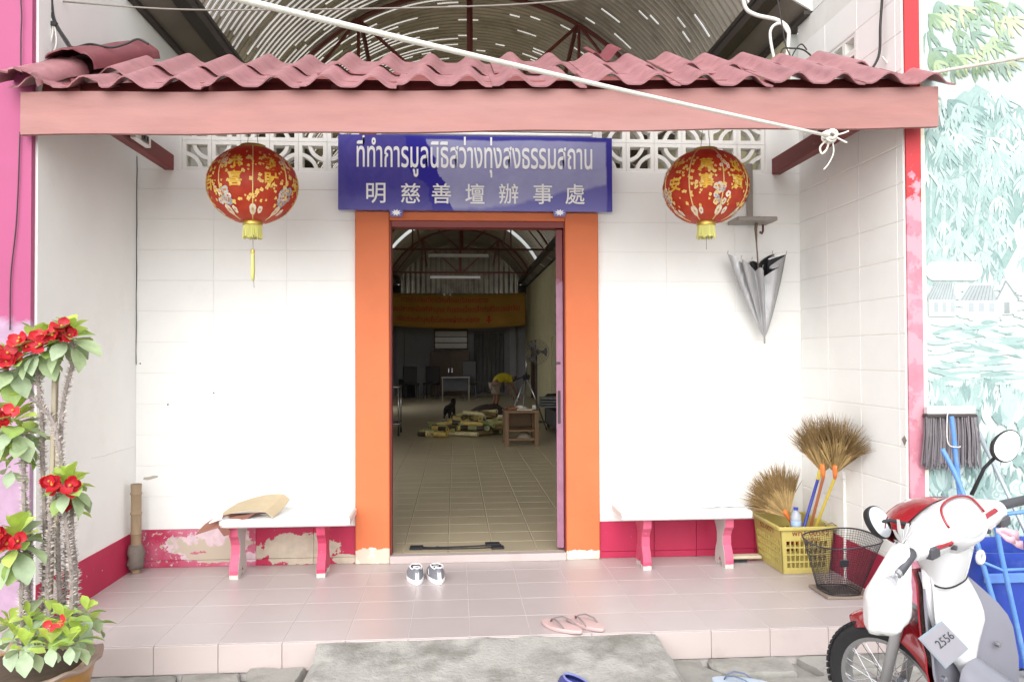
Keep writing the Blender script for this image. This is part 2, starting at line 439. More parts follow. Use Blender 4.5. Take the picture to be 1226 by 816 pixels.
for a, b_ in ((XL, -1.785), ): wall_block(a, b_, 2.58, 2.979, wall_front)
wall_block(2.130, XR, 2.602, 2.979, wall_front)
wall_block(-.658, .968, 2.313, 2.979, wall_front)
for a, b_ in ((XL, -.95), (-.949, .2), (.201, 1.3), (1.301, XR)): wall_block(a, b_, 2.981, 3.239, wall_front)
# breeze blocks
def vent_mesh(w, h, flip):
    b = MB(); t_ = .025; dp = .085
    b.box(0, w, 0, dp, 0, t_); b.box(0, w, 0, dp, h-t_, h); b.box(0, t_, 0, dp, t_, h-t_); b.box(w-t_, w, 0, dp, t_, h-t_)
    r0, r1 = .104, .129
    for cx, cz, a0 in (((0, 0, 0), (w, h, 180)) if not flip else ((w, 0, 90), (0, h, 270))):
        n = 8; P = []
        for i in range(n+1):
            a = math.radians(a0+90*i/n); P.append((math.cos(a), math.sin(a)))
        for i in range(n):
            q = [(cx+P[i][0]*r0, cz+P[i][1]*r0), (cx+P[i][0]*r1, cz+P[i][1]*r1), (cx+P[i+1][0]*r1, cz+P[i+1][1]*r1), (cx+P[i+1][0]*r0, cz+P[i+1][1]*r0)]
            b.add([(u, y, v) for y in (.006, dp-.006) for u, v in q], [(0,1,2,3), (7,6,5,4), (0,4,5,1), (1,5,6,2), (2,6,7,3), (3,7,4,0)])
    return b.mesh('vent_block', M_vent)
vm = {}
def vent_row(x0, x1, z0, n, nz, parent):
    wv = (x1-x0)/n
    for j in range(nz):
        for i in range(n):
            fl = (i+j) % 2 == 1; key = (round(wv, 3), fl)
            if key not in vm: vm[key] = vent_mesh(wv-.002, .198, fl)
            link('vent_block', vm[key], parent, (x0+i*wv+.001-HO[0], .022, z0+j*.2+.001))
vent_row(-1.783, -.66, 2.579, 6, 2, wall_front); vent_row(.97, 2.128, 2.601, 6, 2, wall_front)
# dado: crimson paint coming off
crim = rgb(176, 34, 74)
M_dado = PEEL('crimson_dado_paint', crim, rgb(190, 178, 160), [((-1.02, 0, .10), (.26, .3, .105)), ((-1.42, 0, .07), (.20, .3, .05)), ((-.72, 0, .03), (.10, .3, .035)), ((-1.62, 0, .06), (.16, .3, .035)), ((-1.6, 0, .17), (.05, .3, .03))],
              amp=.55, nscale=19, spots=(.70, .715), fade=(*rgb(206, 120, 150), .0))
M_dado2 = PEEL('crimson_dado_paint_worn', crim, rgb(212, 190, 196), [((-1.52, 0, .17), (.20, .3, .10)), ((-1.75, 0, .14), (.14, .3, .06)), ((-1.5, 0, .06), (.3, .3, .035))], amp=.7, nscale=17, spots=(.60, .63), under2=rgb(188, 176, 158), fade=(*rgb(214, 140, 166), .7))
dado = MB(); dado.box(XL, DL0+.01, .012, .13, 0, DADO); dado.box(DR1-.01, XR, .012, .13, 0, DADO); dado = part(dado, 'dado', M_joint)
def dado_block(x0, x1, z0, z1, mat):
    b = MB(); b.cbox(x0, x1, -.004, .02, z0, z1, .002); part(b, 'dado_block', mat, dado)
for a, b_, mt in ((XL, -1.30, M_dado2), (-1.299, -.93, M_dado), (-.929, DL0-.001, M_dado), (DR1+.001, 1.33, M_dado), (1.332, 1.62, M_dado), (1.622, 2.02, M_dado), (2.022, XR, M_dado)):
    dado_block(a, b_, .044, DADO-.001, mt); dado_block(a, b_, 0.0, .042, mt)
# side (party) walls
sw = MB()
for y0, y1, z0, z1 in ((-1.247, 1.6, STREET-.1, 3.62), (1.6, 4.6, 2.7, 3.62), (4.6, 12.6, STREET-.1, 3.62), (12.6, 15.2, 2.8, 3.62), (15.2, 22.0, STREET-.1, 3.62)):  # two unseen openings added in this wall to bring daylight into the hall
    sw.box(XL-.10, XL, y0, y1, z0, z1)
left_wall = part(sw, 'side_wall', M_wall)
M_dadoL = PEEL('crimson_side_dado', crim, rgb(226, 214, 214), [((XL, -1.10, .13), (.3, .09, .09)), ((XL, -.9, .2), (.3, .05, .05))], amp=.5, nscale=9, spots=(.69, .70))
b = MB(); b.cbox(XL-.01, XL+.004, -1.246, -.002, 0, .238, .0015); part(b, 'dado_block', M_dadoL, dado)
rw = MB()
VY0, VY1, VZ0, VZ1 = -.80, -.06, 2.72, 3.26
for y0, y1, z0, z1 in ((-1.30, VY0, STREET-.1, 3.62), (VY0, VY1, STREET-.1, VZ0), (VY0, VY1, VZ1, 3.62), (VY1, 0, STREET-.1, 3.62), (.13, 22, STREET-.1, 3.62)):
    rw.box(XR-.0018, XR+.095, y0, y1, z0, z1)
right_wall = part(rw, 'side_wall', M_joint)
for k in range(-1, 16):
    z0, z1 = .065+.2*k+.2, .065+.2*k+.4
    if k == -1: z0 = 0.24
    for y0, y1 in ((-1.298, -1.236), (-1.236, -.824), (-.824, -.412), (-.412, -.001)):
        zz0 = z0
        if z1 > VZ0+.01 and z0 < VZ1-.01 and y1 > VY0+.01:
            continue
        bb = MB(); bb.cbox(XR-.004, XR+.012, y0+.0012, y1-.0012, zz0+.0012, z1-.0012, .0035)
        part(bb, 'wall_block', M_block, right_wall)
for (y0, y1, z0, z1) in ((VY0-.003, VY1+.02, VZ1+.002, 3.262+.03), (-.824, VY0, 2.665, VZ1), (VY1, -.001, 2.665, VZ1), (VY0, VY1, 2.665, VZ0)):
    bb = MB(); bb.cbox(XR-.003, XR+.012, y0, y1, z0, z1, .002); part(bb, 'wall_block', M_block, right_wall)
b = MB(); b.cbox(XR-.006, XR+.008, -1.297, -.002, 0, .238, .0015); part(b, 'dado_block', M_dado, dado)
# nail holes, a flaked patch and the corner crack
for px_, py_ in ((168, 435), (201, 484), (256, 470)):
    p = at(px_, py_, y=0); b = MB(); b.lathe([(.0, -.006), (.004, -.005), (.005, .002)], 8, (p[0], 0, p[2]), 'y'); part(b, 'nail', M_dark, wall_front)
M_flake = MAT('bare_plaster', rgb(178, 172, 160), .9, .1, 20)
p = at(180, 572, y=0); b = MB(); b.prism([(-.045, -.008), (-.02, -.012), (.01, -.006), (.045, .004), (.05, .014), (.02, .016), (-.01, .008), (-.04, .006)], lambda u, v, d: (p[0]+u, d, p[2]+v), -.0022, .002); part(b, 'flaked_patch', M_flake, wall_front)
b = MB(); b.ring([(XL+.003+.002*math.sin(k*1.7), -.004, 2.66-.09*k) for k in range(16)], .0022, 4); part(b, 'corner_crack', M_dark, left_wall)
b = MB(); b.ring([tuple(at(x_, y_, x=XL+.001)) for x_, y_ in ((110, 548), (125, 545), (140, 540), (160, 534))], .0022, 4); part(b, 'wall_crack', M_joint, left_wall)
# square-holed vent blocks in the side wall
def svent(y0, z0, wy, hz):
    b = MB(); t_ = .018; x0, x1 = XR+.0, XR+.10
    b.box(x0, x1, y0, y0+wy, z0, z0+t_); b.box(x0, x1, y0, y0+wy, z0+hz-t_, z0+hz)
    b.box(x0, x1, y0, y0+t_, z0+t_, z0+hz-t_); b.box(x0, x1, y0+wy-t_, y0+wy, z0+t_, z0+hz-t_); part(b, 'vent_block', M_vent, right_wall)
for i in range(5):
    for j in range(5): svent(VY0+.001+i*.148, VZ0+.001+j*.108, .146, .106)
b = MB(); b.box(XR-.0028, XR+.06, .131, 22, .05, 3.6); part(b, 'inner_wall', M_cream, right_wall)
# rows of slot vents high on the inner right wall
for j in range(5):
    for i in range(9):
        y0 = 9.0+i*.52
        b = MB(); b.box(XR-.012, XR+.011, y0, y0+.45, 1.82+j*.22, 1.82+j*.22+.09); part(b, 'vent_slot', M_soffit, right_wall)
# rear wall and gable
b = MB(); b.box(XL, XR, 21.8, 21.95, 0, 3.45); part(b, 'rear_wall', M_back)
for x0, x1 in ((-1.95, -1.70), (1.78, 2.02)):
    b = MB(); b.cbox(x0, x1, 21.62, 21.80, .05, 3.45, .01); part(b, 'column', M_back)
# inner door jamb wall
# ---- orange posts and lintel
orange = rgb(204, 108, 62)
M_orange = PEEL('orange_paint', orange, rgb(222, 212, 196), [((-.55, -.03, .03), (.30, .4, .075)), ((.815, -.03, .01), (.30, .4, .055))], amp=.5, nscale=26, spots=(.74, .75), var=.06, under2=rgb(206, 190, 172))
for x0, x1 in ((DL0, DL1), (DR0+.06, DR1)):
    b = MB(); b.cbox(x0, x1, -.035, .16, 0, 2.312, .006); part(b, 'door_post', M_orange)
b = MB(); b.cbox(DL1+.001, DR0+.059, -.032, .16, 2.255, 2.311, .004); part(b, 'lintel', M_orange)
# dark red steel frame inside the opening
b = MB(); b.cbox(DL1+.001, DL1+.012, -.01, .10, .05, 2.254, .002); b.cbox(DL1+.0125, DR0+.0575, -.012, .10, 2.212, 2.254, .002); b.cbox(DR0+.052, DR0+.0595, -.014, .10, .05, 2.254, .002)
part(b, 'door_frame', MAT('red_oxide_paint', rgb(122, 38, 34), .45, .1, 8))
# open steel door leaf folded back inside
M_leaf = PEEL('door_leaf_paint', rgb(112, 40, 44), rgb(146, 100, 122), [((DR0, .05, .55), (1.5, 2, 1.35))], amp=.15, nscale=6, spots=(.8, .81), rough=.45)
b = MB(); b.cbox(0, .048, 0, .78, .07, 2.205, .003); b.xf(Matrix.Translation((DR0+.002, .022, 0)) @ Matrix.Rotation(-.34, 4, 'Z')); leaf = part(b, 'door_leaf', M_leaf)
b = MB(); b.cbox(DR0+.012, DR0+.030, .010, .021, .90, 1.12, .002); part(b, 'handle', M_dbeam, leaf)
b = MB(); b.cbox(DR0-.004, DR0+.030, .006, .020, 1.30, 1.314, .002); part(b, 'latch', M_dbeam, leaf)
# threshold of the hall floor
b = MB(); b.cbox(DL1+.001, DR0+.058, -.045, .03, 0.0, HFZ, .003); part(b, 'door_sill', M_riser)
# ---------------------------------------------------------------- canopy
canopy = MB(); FA, FB = Vector((-2.10, -1.345, 2.54)), Vector((2.47, -1.44, 2.62))
fh = .103
def fpt(t_, dz, dy): p = FA.lerp(FB, t_); return (p.x, p.y+dy, p.z+dz)
rows = []
for i in range(25):
    t_ = i/24; wob = .004*math.sin(i*1.1)
    rows.append([fpt(t_, -fh+wob, 0), fpt(t_, -fh*.3+wob, -.001), fpt(t_, fh*.4+wob, .0), fpt(t_, fh+wob, 0)])
canopy.sheet(rows, (0, .028, 0)); canopy = part(canopy, 'canopy', M_fascia, smooth=30)
tag(canopy, 'small front canopy with faded red fascia and maroon wave tiles')
for xb, z0, z1 in ((-1.86, 2.575, 2.675), (2.20, 2.59, 2.70), (.15, 2.70, 2.78)):
    if xb == .15: continue
    b = MB(); b.cbox(xb-.03, xb+.03, -1.33, .02, z0, z1, .004); part(b, 'bracket', M_redwood, canopy)
b = MB(); b.sheet([[fpt(k/6*.96+.015, fh*.2, .032), fpt(k/6*.96+.015, fh+.070, .078)] for k in range(7)], (0, .045, 0)); part(b, 'purlin', M_redwood, canopy)
b = MB(); b.cbox(-2.03, 2.34, -.685, -.635, 2.90, 2.96, .003); part(b, 'purlin', M_redwood, canopy)
for xb in (-1.86, -.6, .85, 2.20):
    b = MB(); b.cbox(-.02, .02, 0, 1.42, -.08, -.03, .003); b.xf(Matrix.Translation((xb, -1.33, 2.75)) @ Matrix.Rotation(math.atan(.36), 4, 'X')); part(b, 'rafter', M_redwood, canopy)
b = MB(); b.cbox(-2.03, 2.34, -.034, -.007, 2.985, 3.235, .003); part(b, 'gap_darkening_board', M_redwood, canopy)  # added board, darkens what shows through the gaps under the tile lips
# wave tiles: each 0.49 m wide with two waves
SL = .485
def wave(u):      # u in waves
    ph = (u % 1.0)
    d = abs(ph-.5)*2          # 0 at crest
    c = 0.5+0.5*math.cos(math.pi*min(1, d/.78))
    return .052*c
def tile_mesh(length, nw=2, seed=0, wp=.235, jag=False):
    b = MB(); n = 14*nw; rows = []
    for j in range(5):
        v = length*j/4; row = []
        for i in range(n+1):
            u = i/14.0; y = v
            if jag and j == 0: y += .05*abs(mnoise.noise(Vector((i*.4, seed, 0))))+.02*mnoise.noise(Vector((i*1.7, seed, 3)))
            row.append((u*wp, y, wave(u)-.004*j*0))
        rows.append(row)
    b.sheet(rows, .0075); return b
TM = [tile_mesh(.47).mesh('roof_tile', M_rooft, 40), tile_mesh(.55).mesh('roof_tile', M_rooft, 40)]
import itertools
r2 = random.Random(3)
def canopy_tile(me, x, y, z, dz=0, yaw=0, pitch=None, roll=0):
    o = link('roof_tile', me, canopy); a = math.atan(SL) if pitch is None else pitch
    o.location = (x-HO[0], y, z); o.rotation_euler = (a, roll, yaw); return o
wp2 = .47; base0 = -2.16
for k in range(10):
    x = base0+k*wp2-.006; t_ = (x-FA.x)/(FB.x-FA.x); fz = FA.z+(FB.z-FA.z)*t_+fh+.004; fy = FA.y+(FB.y-FA.y)*t_-.055
    if k == 0: continue
    z1 = fz+(.004 if k % 2 else .010)
    canopy_tile(TM[0], x, fy+r2.uniform(-.006, .006), z1, roll=r2.uniform(-.006, .006), yaw=r2.uniform(-.006, .006))
for k in range(10):
    x = base0+.02+k*wp2; t_ = (x-FA.x)/(FB.x-FA.x); fz = FA.z+(FB.z-FA.z)*t_+fh+.004; fy = FA.y+(FB.y-FA.y)*t_-.055
    dy = .335+r2.uniform(-.01, .01)
    canopy_tile(TM[1], x, fy+dy, fz+dy*SL+.016+(.005 if k % 2 else .0), roll=r2.uniform(-.008, .008), yaw=r2.uniform(-.008, .008))
# broken end tile and a loose ridge piece at the left
bt = tile_mesh(.50, 2, 5, .235, True).mesh('roof_tile', M_rooft, 40)
t0 = FA.z+fh
canopy_tile(bt, base0+.03, FA.y-.05, t0+.012, yaw=-.02, pitch=.36, roll=-.01)
M_ridge = MAT('dark_maroon_ridge', rgb(120, 62, 68), .6, .12, 6, .3, 60, .004, dirt=(*rgb(160, 110, 112), .5), dscale=7)
def ridge_tile(p0, p1, w0, w1, h, mat, seed):
    b = MB(); rows = []; P0, P1 = Vector(p0), Vector(p1); n = 10
    for j in range(n+1):
        v = j/n; c = P0.lerp(P1, v); row = []
        for i in range(15):
            a = math.radians(180-180*i/14); wd = w0+(w1-w0)*v
            jag = (.045*mnoise.noise(Vector((i*.7, seed, 1)))+.02*mnoise.noise(Vector((i*2.1, seed, 5)))) if j in (0, n) else 0
            row.append((c.x+wd*math.cos(a)+.006*mnoise.noise(Vector((v*4, i*.3, seed))), c.y+jag, c.z+h*math.sin(a)**.8+.008*mnoise.noise(Vector((v*3, i*.5, seed+3)))))
        rows.append(row)
    b.sheet(rows, .009); return part(b, 'ridge_tile', mat, canopy, 40)
ridge_tile((-1.95, -1.19, 2.825), (-1.93, -.40, 3.17), .125, .15, .095, M_ridge, 2)
ridge_tile((-2.085, -1.43, 2.655), (-2.02, -1.07, 2.845), .10, .115, .075, M_rooft, 7)
curl = MB(); curl.sheet([[(-.09+.18*i/8, .10*j, .03*math.sin(i*.9+1)+.012*i/8+.02*j) for i in range(9)] for j in range(3)], .006)
co = part(curl, 'tile_fragment', M_ridge, canopy, 40); co.location = (1.05-HO[0], -.66, 3.145); co.rotation_euler = (.3, -.1, .1)

# ---------------------------------------------------------------- barrel roof over the hall
VC, HS, ZS, RISE = .15, 2.00, 3.83, 1.20
RR = (HS*HS+RISE*RISE)/(2*RISE); ZC = ZS+RISE-RR; AM = math.asin(HS/RR)
def vault(a, y, dr=0): return (VC+(RR+dr)*math.sin(a), y, ZC+(RR+dr)*math.cos(a))
roof = MB()
for sx in (-1, 1):
    x0 = VC+sx*(HS-.02)
    roof.box(x0-.05, x0+.05, -.25, 21.9, ZS-.10, ZS+.02)
roof = part(roof, 'barrel_roof', M_dbeam)
hr = random.Random(17)
def roof_sheet(y0, n, pitch=.088, amp=.017, mat=None, name='roof_sheet'):
    b = MB(); rows = []; per = 6; y1 = y0+n*pitch; na = 46
    for j in range(n*per+1):
        y = y0+pitch*j/per; dr = .02+amp*math.cos(2*math.pi*j/per)
        rows.append([vault(-AM*1.03+2*AM*1.03*i/na, y, dr) for i in range(na+1)])
    b.grid(rows)
    if name == 'roof_sheet' and y0 < 7.0:      # daylight gaps along the laps of the old sheets
        gone = set()
        for c_ in range(n):
            j = c_*per+2; i = hr.randrange(0, 4)
            while i < na-2:
                left = i < 13; ln = hr.randrange(4, 12) if left else hr.randrange(1, 3)
                if hr.random() < (.85 if left else .35):
                    for q in range(i, min(na, i+ln)): gone.add(j*na+q)
                i += ln+(hr.randrange(1, 3) if left else hr.randrange(4, 11))
        b.f = [f for k_, f in enumerate(b.f) if k_ not in gone]; b.c = [None]*len(b.f)
    part(b, name, mat or M_galv, roof, True); return y1
t = NT('translucent_roof_sheet')
tr = t.n('BsdfTranslucent'); tr.inputs['Color'].default_value = (.90, .92, .90, 1)
tp = t.n('BsdfTransparent'); tp.inputs['Color'].default_value = (.85, .87, .85, 1)
mx = t.n('MixShader'); mx.inputs[0].default_value = .45; t.l(tr.outputs[0], mx.inputs[1]); t.l(tp.outputs[0], mx.inputs[2]); t.l(mx.outputs[0], t.o.inputs['Surface'])
M_skyl = t.m
y = -.2; k = 0
while y < 21.7:
    light = (3.85 < y < 4.4) or (15.5 < y < 16.1)
    if light: y = roof_sheet(y, 6, mat=M_skyl, name='skylight_sheet')
    else: y = roof_sheet(y, 9)
    y -= .002; k += 1
    roof_end = y
# soffit boards between wall top and eave beam
for sx in (-1, 1):
    xw = XL if sx < 0 else XR; xb = VC+sx*(HS-.07)
    for i in range(14):
        y0 = -.2+i*1.58
        b = MB(); b.sheet([[(xw, y0, 3.64), (xb, y0, 3.80)], [(xw, y0+1.55, 3.64), (xb, y0+1.55, 3.80)]], (0, 0, .012)); part(b, 'soffit_board', M_soffit, roof)
    b = MB(); b.cbox(xw-.045, xw+.045, -.2, 21.9, 3.615, 3.645, .003); part(b, 'wall_plate', M_dbeam, roof)
# trusses
for ty in (2.65, 7.7, 12.8, 17.9):
    b = MB(); n = 28
    b.ring([vault(-AM+2*AM*i/n, ty, -.05) for i in range(n+1)], .024, 4)
    zc = 3.74
    b.ring([(VC-HS-.1, ty, zc), (VC+HS+.1, ty, zc)], .022, 4)
    b.ring([(VC, ty, zc), (VC, ty, ZS+RISE-.05)], .03, 4)
    for sx in (-1, 1):
        xn = VC+sx*1.10; zn = ZC+math.sqrt((RR-.05)**2-1.10**2)
        b.ring([(xn, ty, zn), (VC+sx*.05, ty, zc)], .017, 4); b.ring([(xn, ty, zn), (xn, ty, zc)], .016, 4)
        b.ring([(xn, ty, zn), (VC+sx*1.85, ty, zc)], .016, 4)
        b.ring([(xn-.02*sx, ty, zn), (xn-.10*sx, ty+1.3, zn-.62)], .022, 4)
    part(b, 'truss', M_metalred, roof)
# rear gable of vertical corrugated sheet
b = MB(); rows = [[], []]
for i in range(121):
    x = VC-HS+2*HS*i/120; z1 = ZC+math.sqrt(max(0, RR*RR-(x-VC)**2)); dy = .02*math.cos(i*math.pi/2.5)
    rows[0].append((x, 21.55+dy, 3.42+.015*math.cos(i*math.pi/2.5))); rows[1].append((x, 21.55+dy, z1))
b.grid(rows); part(b, 'gable_sheet', M_galv, roof, True)
b = MB(); b.box(XL, XR, 21.57, 21.62, 3.40, 3.70); part(b, 'rear_beam', M_dbeam, roof)

# ---------------------------------------------------------------- hall floor
hf = MB(); hf.box(XL, XR, .03, 21.9, -.1, HFZ-.0022)
hf = tag(hf.build('hall_floor', M_hgrout), 'beige tiled floor of the long dim hall', 'floor', kind='structure')
HT = .30; xph = -.434-3*HT+.08
for j in range(24):
    y0 = .031+j*HT
    yd = y0+HT+5.41
    xl = -.46/5.41*yd-.35; xr = .70/5.41*yd+.30
    for i in range(-12, 16):
        x0 = xph+i*HT
        if x0+HT < max(xl, XL) or x0 > min(xr, XR-.02): continue
        a, b_ = max(x0, XL), min(x0+HT, XR)
        if b_-a < .03: continue
        o = tile_obj('hall_tile', a+.002, b_-.002, y0+.002, y0+HT-.002, HFZ-.010, HFZ, M_htile, hf)
        o.rotation_euler = (rng.uniform(-1, 1)*.0022, rng.uniform(-1, 1)*.0022, 0)
YT = .031+24*HT
t = NT('far_hall_tiles'); p = t.pos()
sx = t.n('SeparateXYZ'); t.l(p, sx.inputs[0])
def groove(o, ph):
    fr = t.math('FRACT', t.math('DIVIDE', t.math('SUBTRACT', o, ph), HT)); return t.math('LESS_THAN', t.math('ABSOLUTE', t.math('SUBTRACT', fr, .5)), .4925)
gm = t.math('MULTIPLY', groove(sx.outputs[0], xph-HT*10), groove(sx.outputs[1], .031-HT*10))
f = t.ramp(t.noise(1.4, 6, .6, p), .3, .7)
t.col(t.mix(gm, rgb(160, 149, 126), t.mix(f, mul(rgb(176, 164, 138), .93), mul(rgb(176, 164, 138), 1.04)))); t.b.inputs['Roughness'].default_value = .30
b = MB(); b.box(XL, XR, YT+.002, 21.7, HFZ-.0021, HFZ); b.build('tile_field', t.m, hf)
# ---------------------------------------------------------------- neighbours left and right
M_pink = PEEL('pink_house_paint', rgb(160, 70, 112), rgb(168, 138, 162), [((-2.6, -1.27, .35), (2.5, 1.5, 1.22))], amp=.10, nscale=5, spots=(.80, .81), var=.05)
pk = thing('pink_house', 'bright pink neighbouring house wall at the end of the porch', 'house', (-4, -1.26, STREET))
b = MB(); b.box(-7.0, XL-.012, -1.285, -1.2475, STREET-.1, 6.5); b.build('wall', M_pink, pk, org=(-4, -1.26, STREET))
b = MB(); b.box(-7.0, XL-.10, -1.247, -.9, 3.63, 6.5); b.build('upper_wall', M_pink, pk, org=(-4, -1.26, STREET))
b = MB(); b.cbox(-2.40, -2.255, -1.30, -1.2845, STREET, 6.5, .003); b.build('pilaster', M_pink, pk, org=(-4, -1.26, STREET))

# painted wall on the right
M_mural = NT('mural_ground'); t = M_mural; p = t.pos()
sx = t.n('SeparateXYZ'); t.l(p, sx.inputs[0])
n1 = t.ramp(t.noise(1.6, 6, .6, p), .35, .65); n2 = t.ramp(t.noise(3.1, 6, .62, p, .6), .42, .6)
cA = t.mix(n1, rgb(181, 198, 196), rgb(213, 218, 217)); cA = t.mix(t.math('MULTIPLY', n2, .5), cA, rgb(152, 179, 175))
pinkm = t.math('MULTIPLY', t.ramp(sx.outputs[0], 2.75, 2.95), t.math('MULTIPLY', t.ramp(sx.outputs[2], 2.05, 1.95), t.ramp(sx.outputs[2], 1.55, 1.75)))
cA = t.mix(t.math('MULTIPLY', pinkm, .5), cA, rgb(206, 184, 188))
t.col(cA); t.b.inputs['Roughness'].default_value = .7; t.bump(t.noise(60, 5, .6, p), .15, .003)
mw = thing('mural_wall', 'white wall painted with a pale teal bamboo grove and farmhouses', 'wall', (3.6, -1.27, STREET))
MO = (3.6, -1.27, STREET)
b = MB(); b.box(2.474, 8.0, -1.29, -1.2, STREET-.1, 6.5); b.build('wall', t.m, mw, org=MO)
b = MB(); b.cbox(2.50, 8.0, -1.36, -1.2905, STREET-.05, .34, .01); b.build('plinth', M_wall, mw, org=MO)
t = NT('mural_paint'); fa = t.n('Attribute', attribute_name='Col').outputs['Color']
fd = t.math('MULTIPLY', t.ramp(t.noise(3.4, 6, .6), .35, .75), .42); fd = t.math('ADD', fd, t.math('MULTIPLY', t.ramp(t.noise(60, 4, .7), .4, .75), .14), True)
t.col(t.mix(fd, fa, rgb(184, 198, 196))); t.b.inputs['Roughness'].default_value = .75; t.bump(t.noise(60, 5, .6), .15, .003); M_mp = t.m
MP = MB(); lay = [0]
mr = random.Random(11)
def mpt(x, z, k=None):
    return (x, -1.2905-.000004*lay[0], z)
def blob(pts, col):
    lay[0] += 1; n = len(pts); MP.add([mpt(x, z) for x, z in pts], [tuple(range(n))], col)
def leaf(x, z, ang, L, wd, col, bend=.3):
    lay[0] += 1; A, B = [], []
    for i in range(6):
        t_ = i/5; a = ang-bend*t_; cx = x+L*t_*math.cos(ang-bend*t_*.5); cz = z+L*t_*math.sin(ang-bend*t_*.5)
        h = wd*math.sin(math.pi*min(1, t_*.9+.08))**.8*(1-t_*.3)
        if i == 5: h = 0.0004
        A.append((cx-h*math.sin(a), cz+h*math.cos(a))); B.append((cx+h*math.sin(a), cz-h*math.cos(a)))
    vs_ = [mpt(*q) for q in A]+[mpt(*q) for q in B]
    MP.add(vs_, [(i, i+1, 6+i+1, 6+i) for i in range(5)], col)
def stalk(x0, z0, x1, z1, wd, col, nodes=9):
    lay[0] += 1
    dx, dz = x1-x0, z1-z0; L = math.hypot(dx, dz); nx, nz = -dz/L*wd, dx/L*wd
    MP.add([mpt(x0-nx, z0-nz), mpt(x0+nx, z0+nz), mpt(x1+nx*.7, z1+nz*.7), mpt(x1-nx*.7, z1-nz*.7)], [(0, 1, 2, 3)], col)
    for k in range(nodes):
        t_ = (k+.5)/nodes; lay[0] += 1; c = (x0+dx*t_, z0+dz*t_)
        MP.add([mpt(c[0]-nx*1.4, c[1]-.006), mpt(c[0]+nx*1.4, c[1]-.006), mpt(c[0]+nx*1.4, c[1]+.006), mpt(c[0]-nx*1.4, c[1]+.006)], [(0, 1, 2, 3)], mul(col, .75))
teal = [rgb(115, 145, 141), rgb(136, 162, 159), rgb(98, 130, 128), rgb(159, 180, 176), rgb(178, 193, 190)]
# deep grove shade
for i in range(46):
    x, z = mr.uniform(2.48, 3.12), mr.uniform(1.75, 2.65); r = mr.uniform(.06, .15)
    if x > 2.95 and z < 2.1: continue
    blob([(x+r*math.cos(a)*mr.uniform(.6, 1), z+r*1.3*math.sin(a)*mr.uniform(.6, 1)) for a in [k*.6 for k in range(10)]], teal[mr.choice((0, 1, 1, 3))])
for x0, x1, wd in ((2.56, 2.60, .006), (2.64, 2.66, .012), (2.70, 2.80, .014), (2.77, 2.90, .013), (2.60, 2.55, .005), (2.86, 2.98, .008), (2.5, 2.53, .006)):
    stalk(x0, 1.72, x1, 2.6, wd, mul(teal[3], 1.0), 10)
def spray(x, z, n, L, cols, a0=-math.pi*.5, sp=1.9):
    c0 = cols[mr.randrange(len(cols))]; tw = mr.uniform(-.5, .5)
    for k in range(n):
        u = -1+2*k/max(1, n-1)
        leaf(x+mr.uniform(-.008, .008), z+mr.uniform(-.008, .008), a0+tw*.6+u*sp*.55+mr.uniform(-.15, .15), L*mr.uniform(.7, 1.1), L*.085*mr.uniform(.8, 1.2), mul(c0, mr.uniform(.92, 1.06)), u*.5+mr.uniform(-.2, .2))
for i in range(150):
    x, z = mr.uniform(2.49, 3.15), mr.uniform(1.80, 2.70)
    if x > 2.9 and z < 2.2 and mr.random() < .8: continue
    spray(x, z, 4, .10, [teal[0], teal[2], teal[1]], -1.55, 1.5)
for x0, x1, wd in ((2.66, 2.69, .011), (2.73, 2.84, .013), (2.80, 2.93, .012), (2.58, 2.60, .007)):
    stalk(x0, 1.86, x1, 2.55, wd, mul(teal[3], 1.02), 10)
for i in range(110):
    x, z = mr.uniform(2.49, 3.12), mr.uniform(1.85, 2.72)
    if x > 2.9 and z < 2.2 and mr.random() < .8: continue
    spray(x, z, 4, .105, [teal[3], teal[4], teal[1], teal[3]], -1.55, 1.5)
for i in range(30):
    spray(mr.uniform(2.48, 3.2), mr.uniform(2.4, 2.78), 5, .12, teal[1:], -1.2, 1.6)
grn = [rgb(114, 140, 106), rgb(150, 166, 128), rgb(105, 133, 115), rgb(170, 177, 142), rgb(136, 158, 140)]
for i in range(46):
    x = mr.uniform(2.49, 2.98); z = 2.92+mr.uniform(-.06, .30)+.14*(x-2.5)
    spray(x, z, 4, .12, grn, -1.0, 1.4)
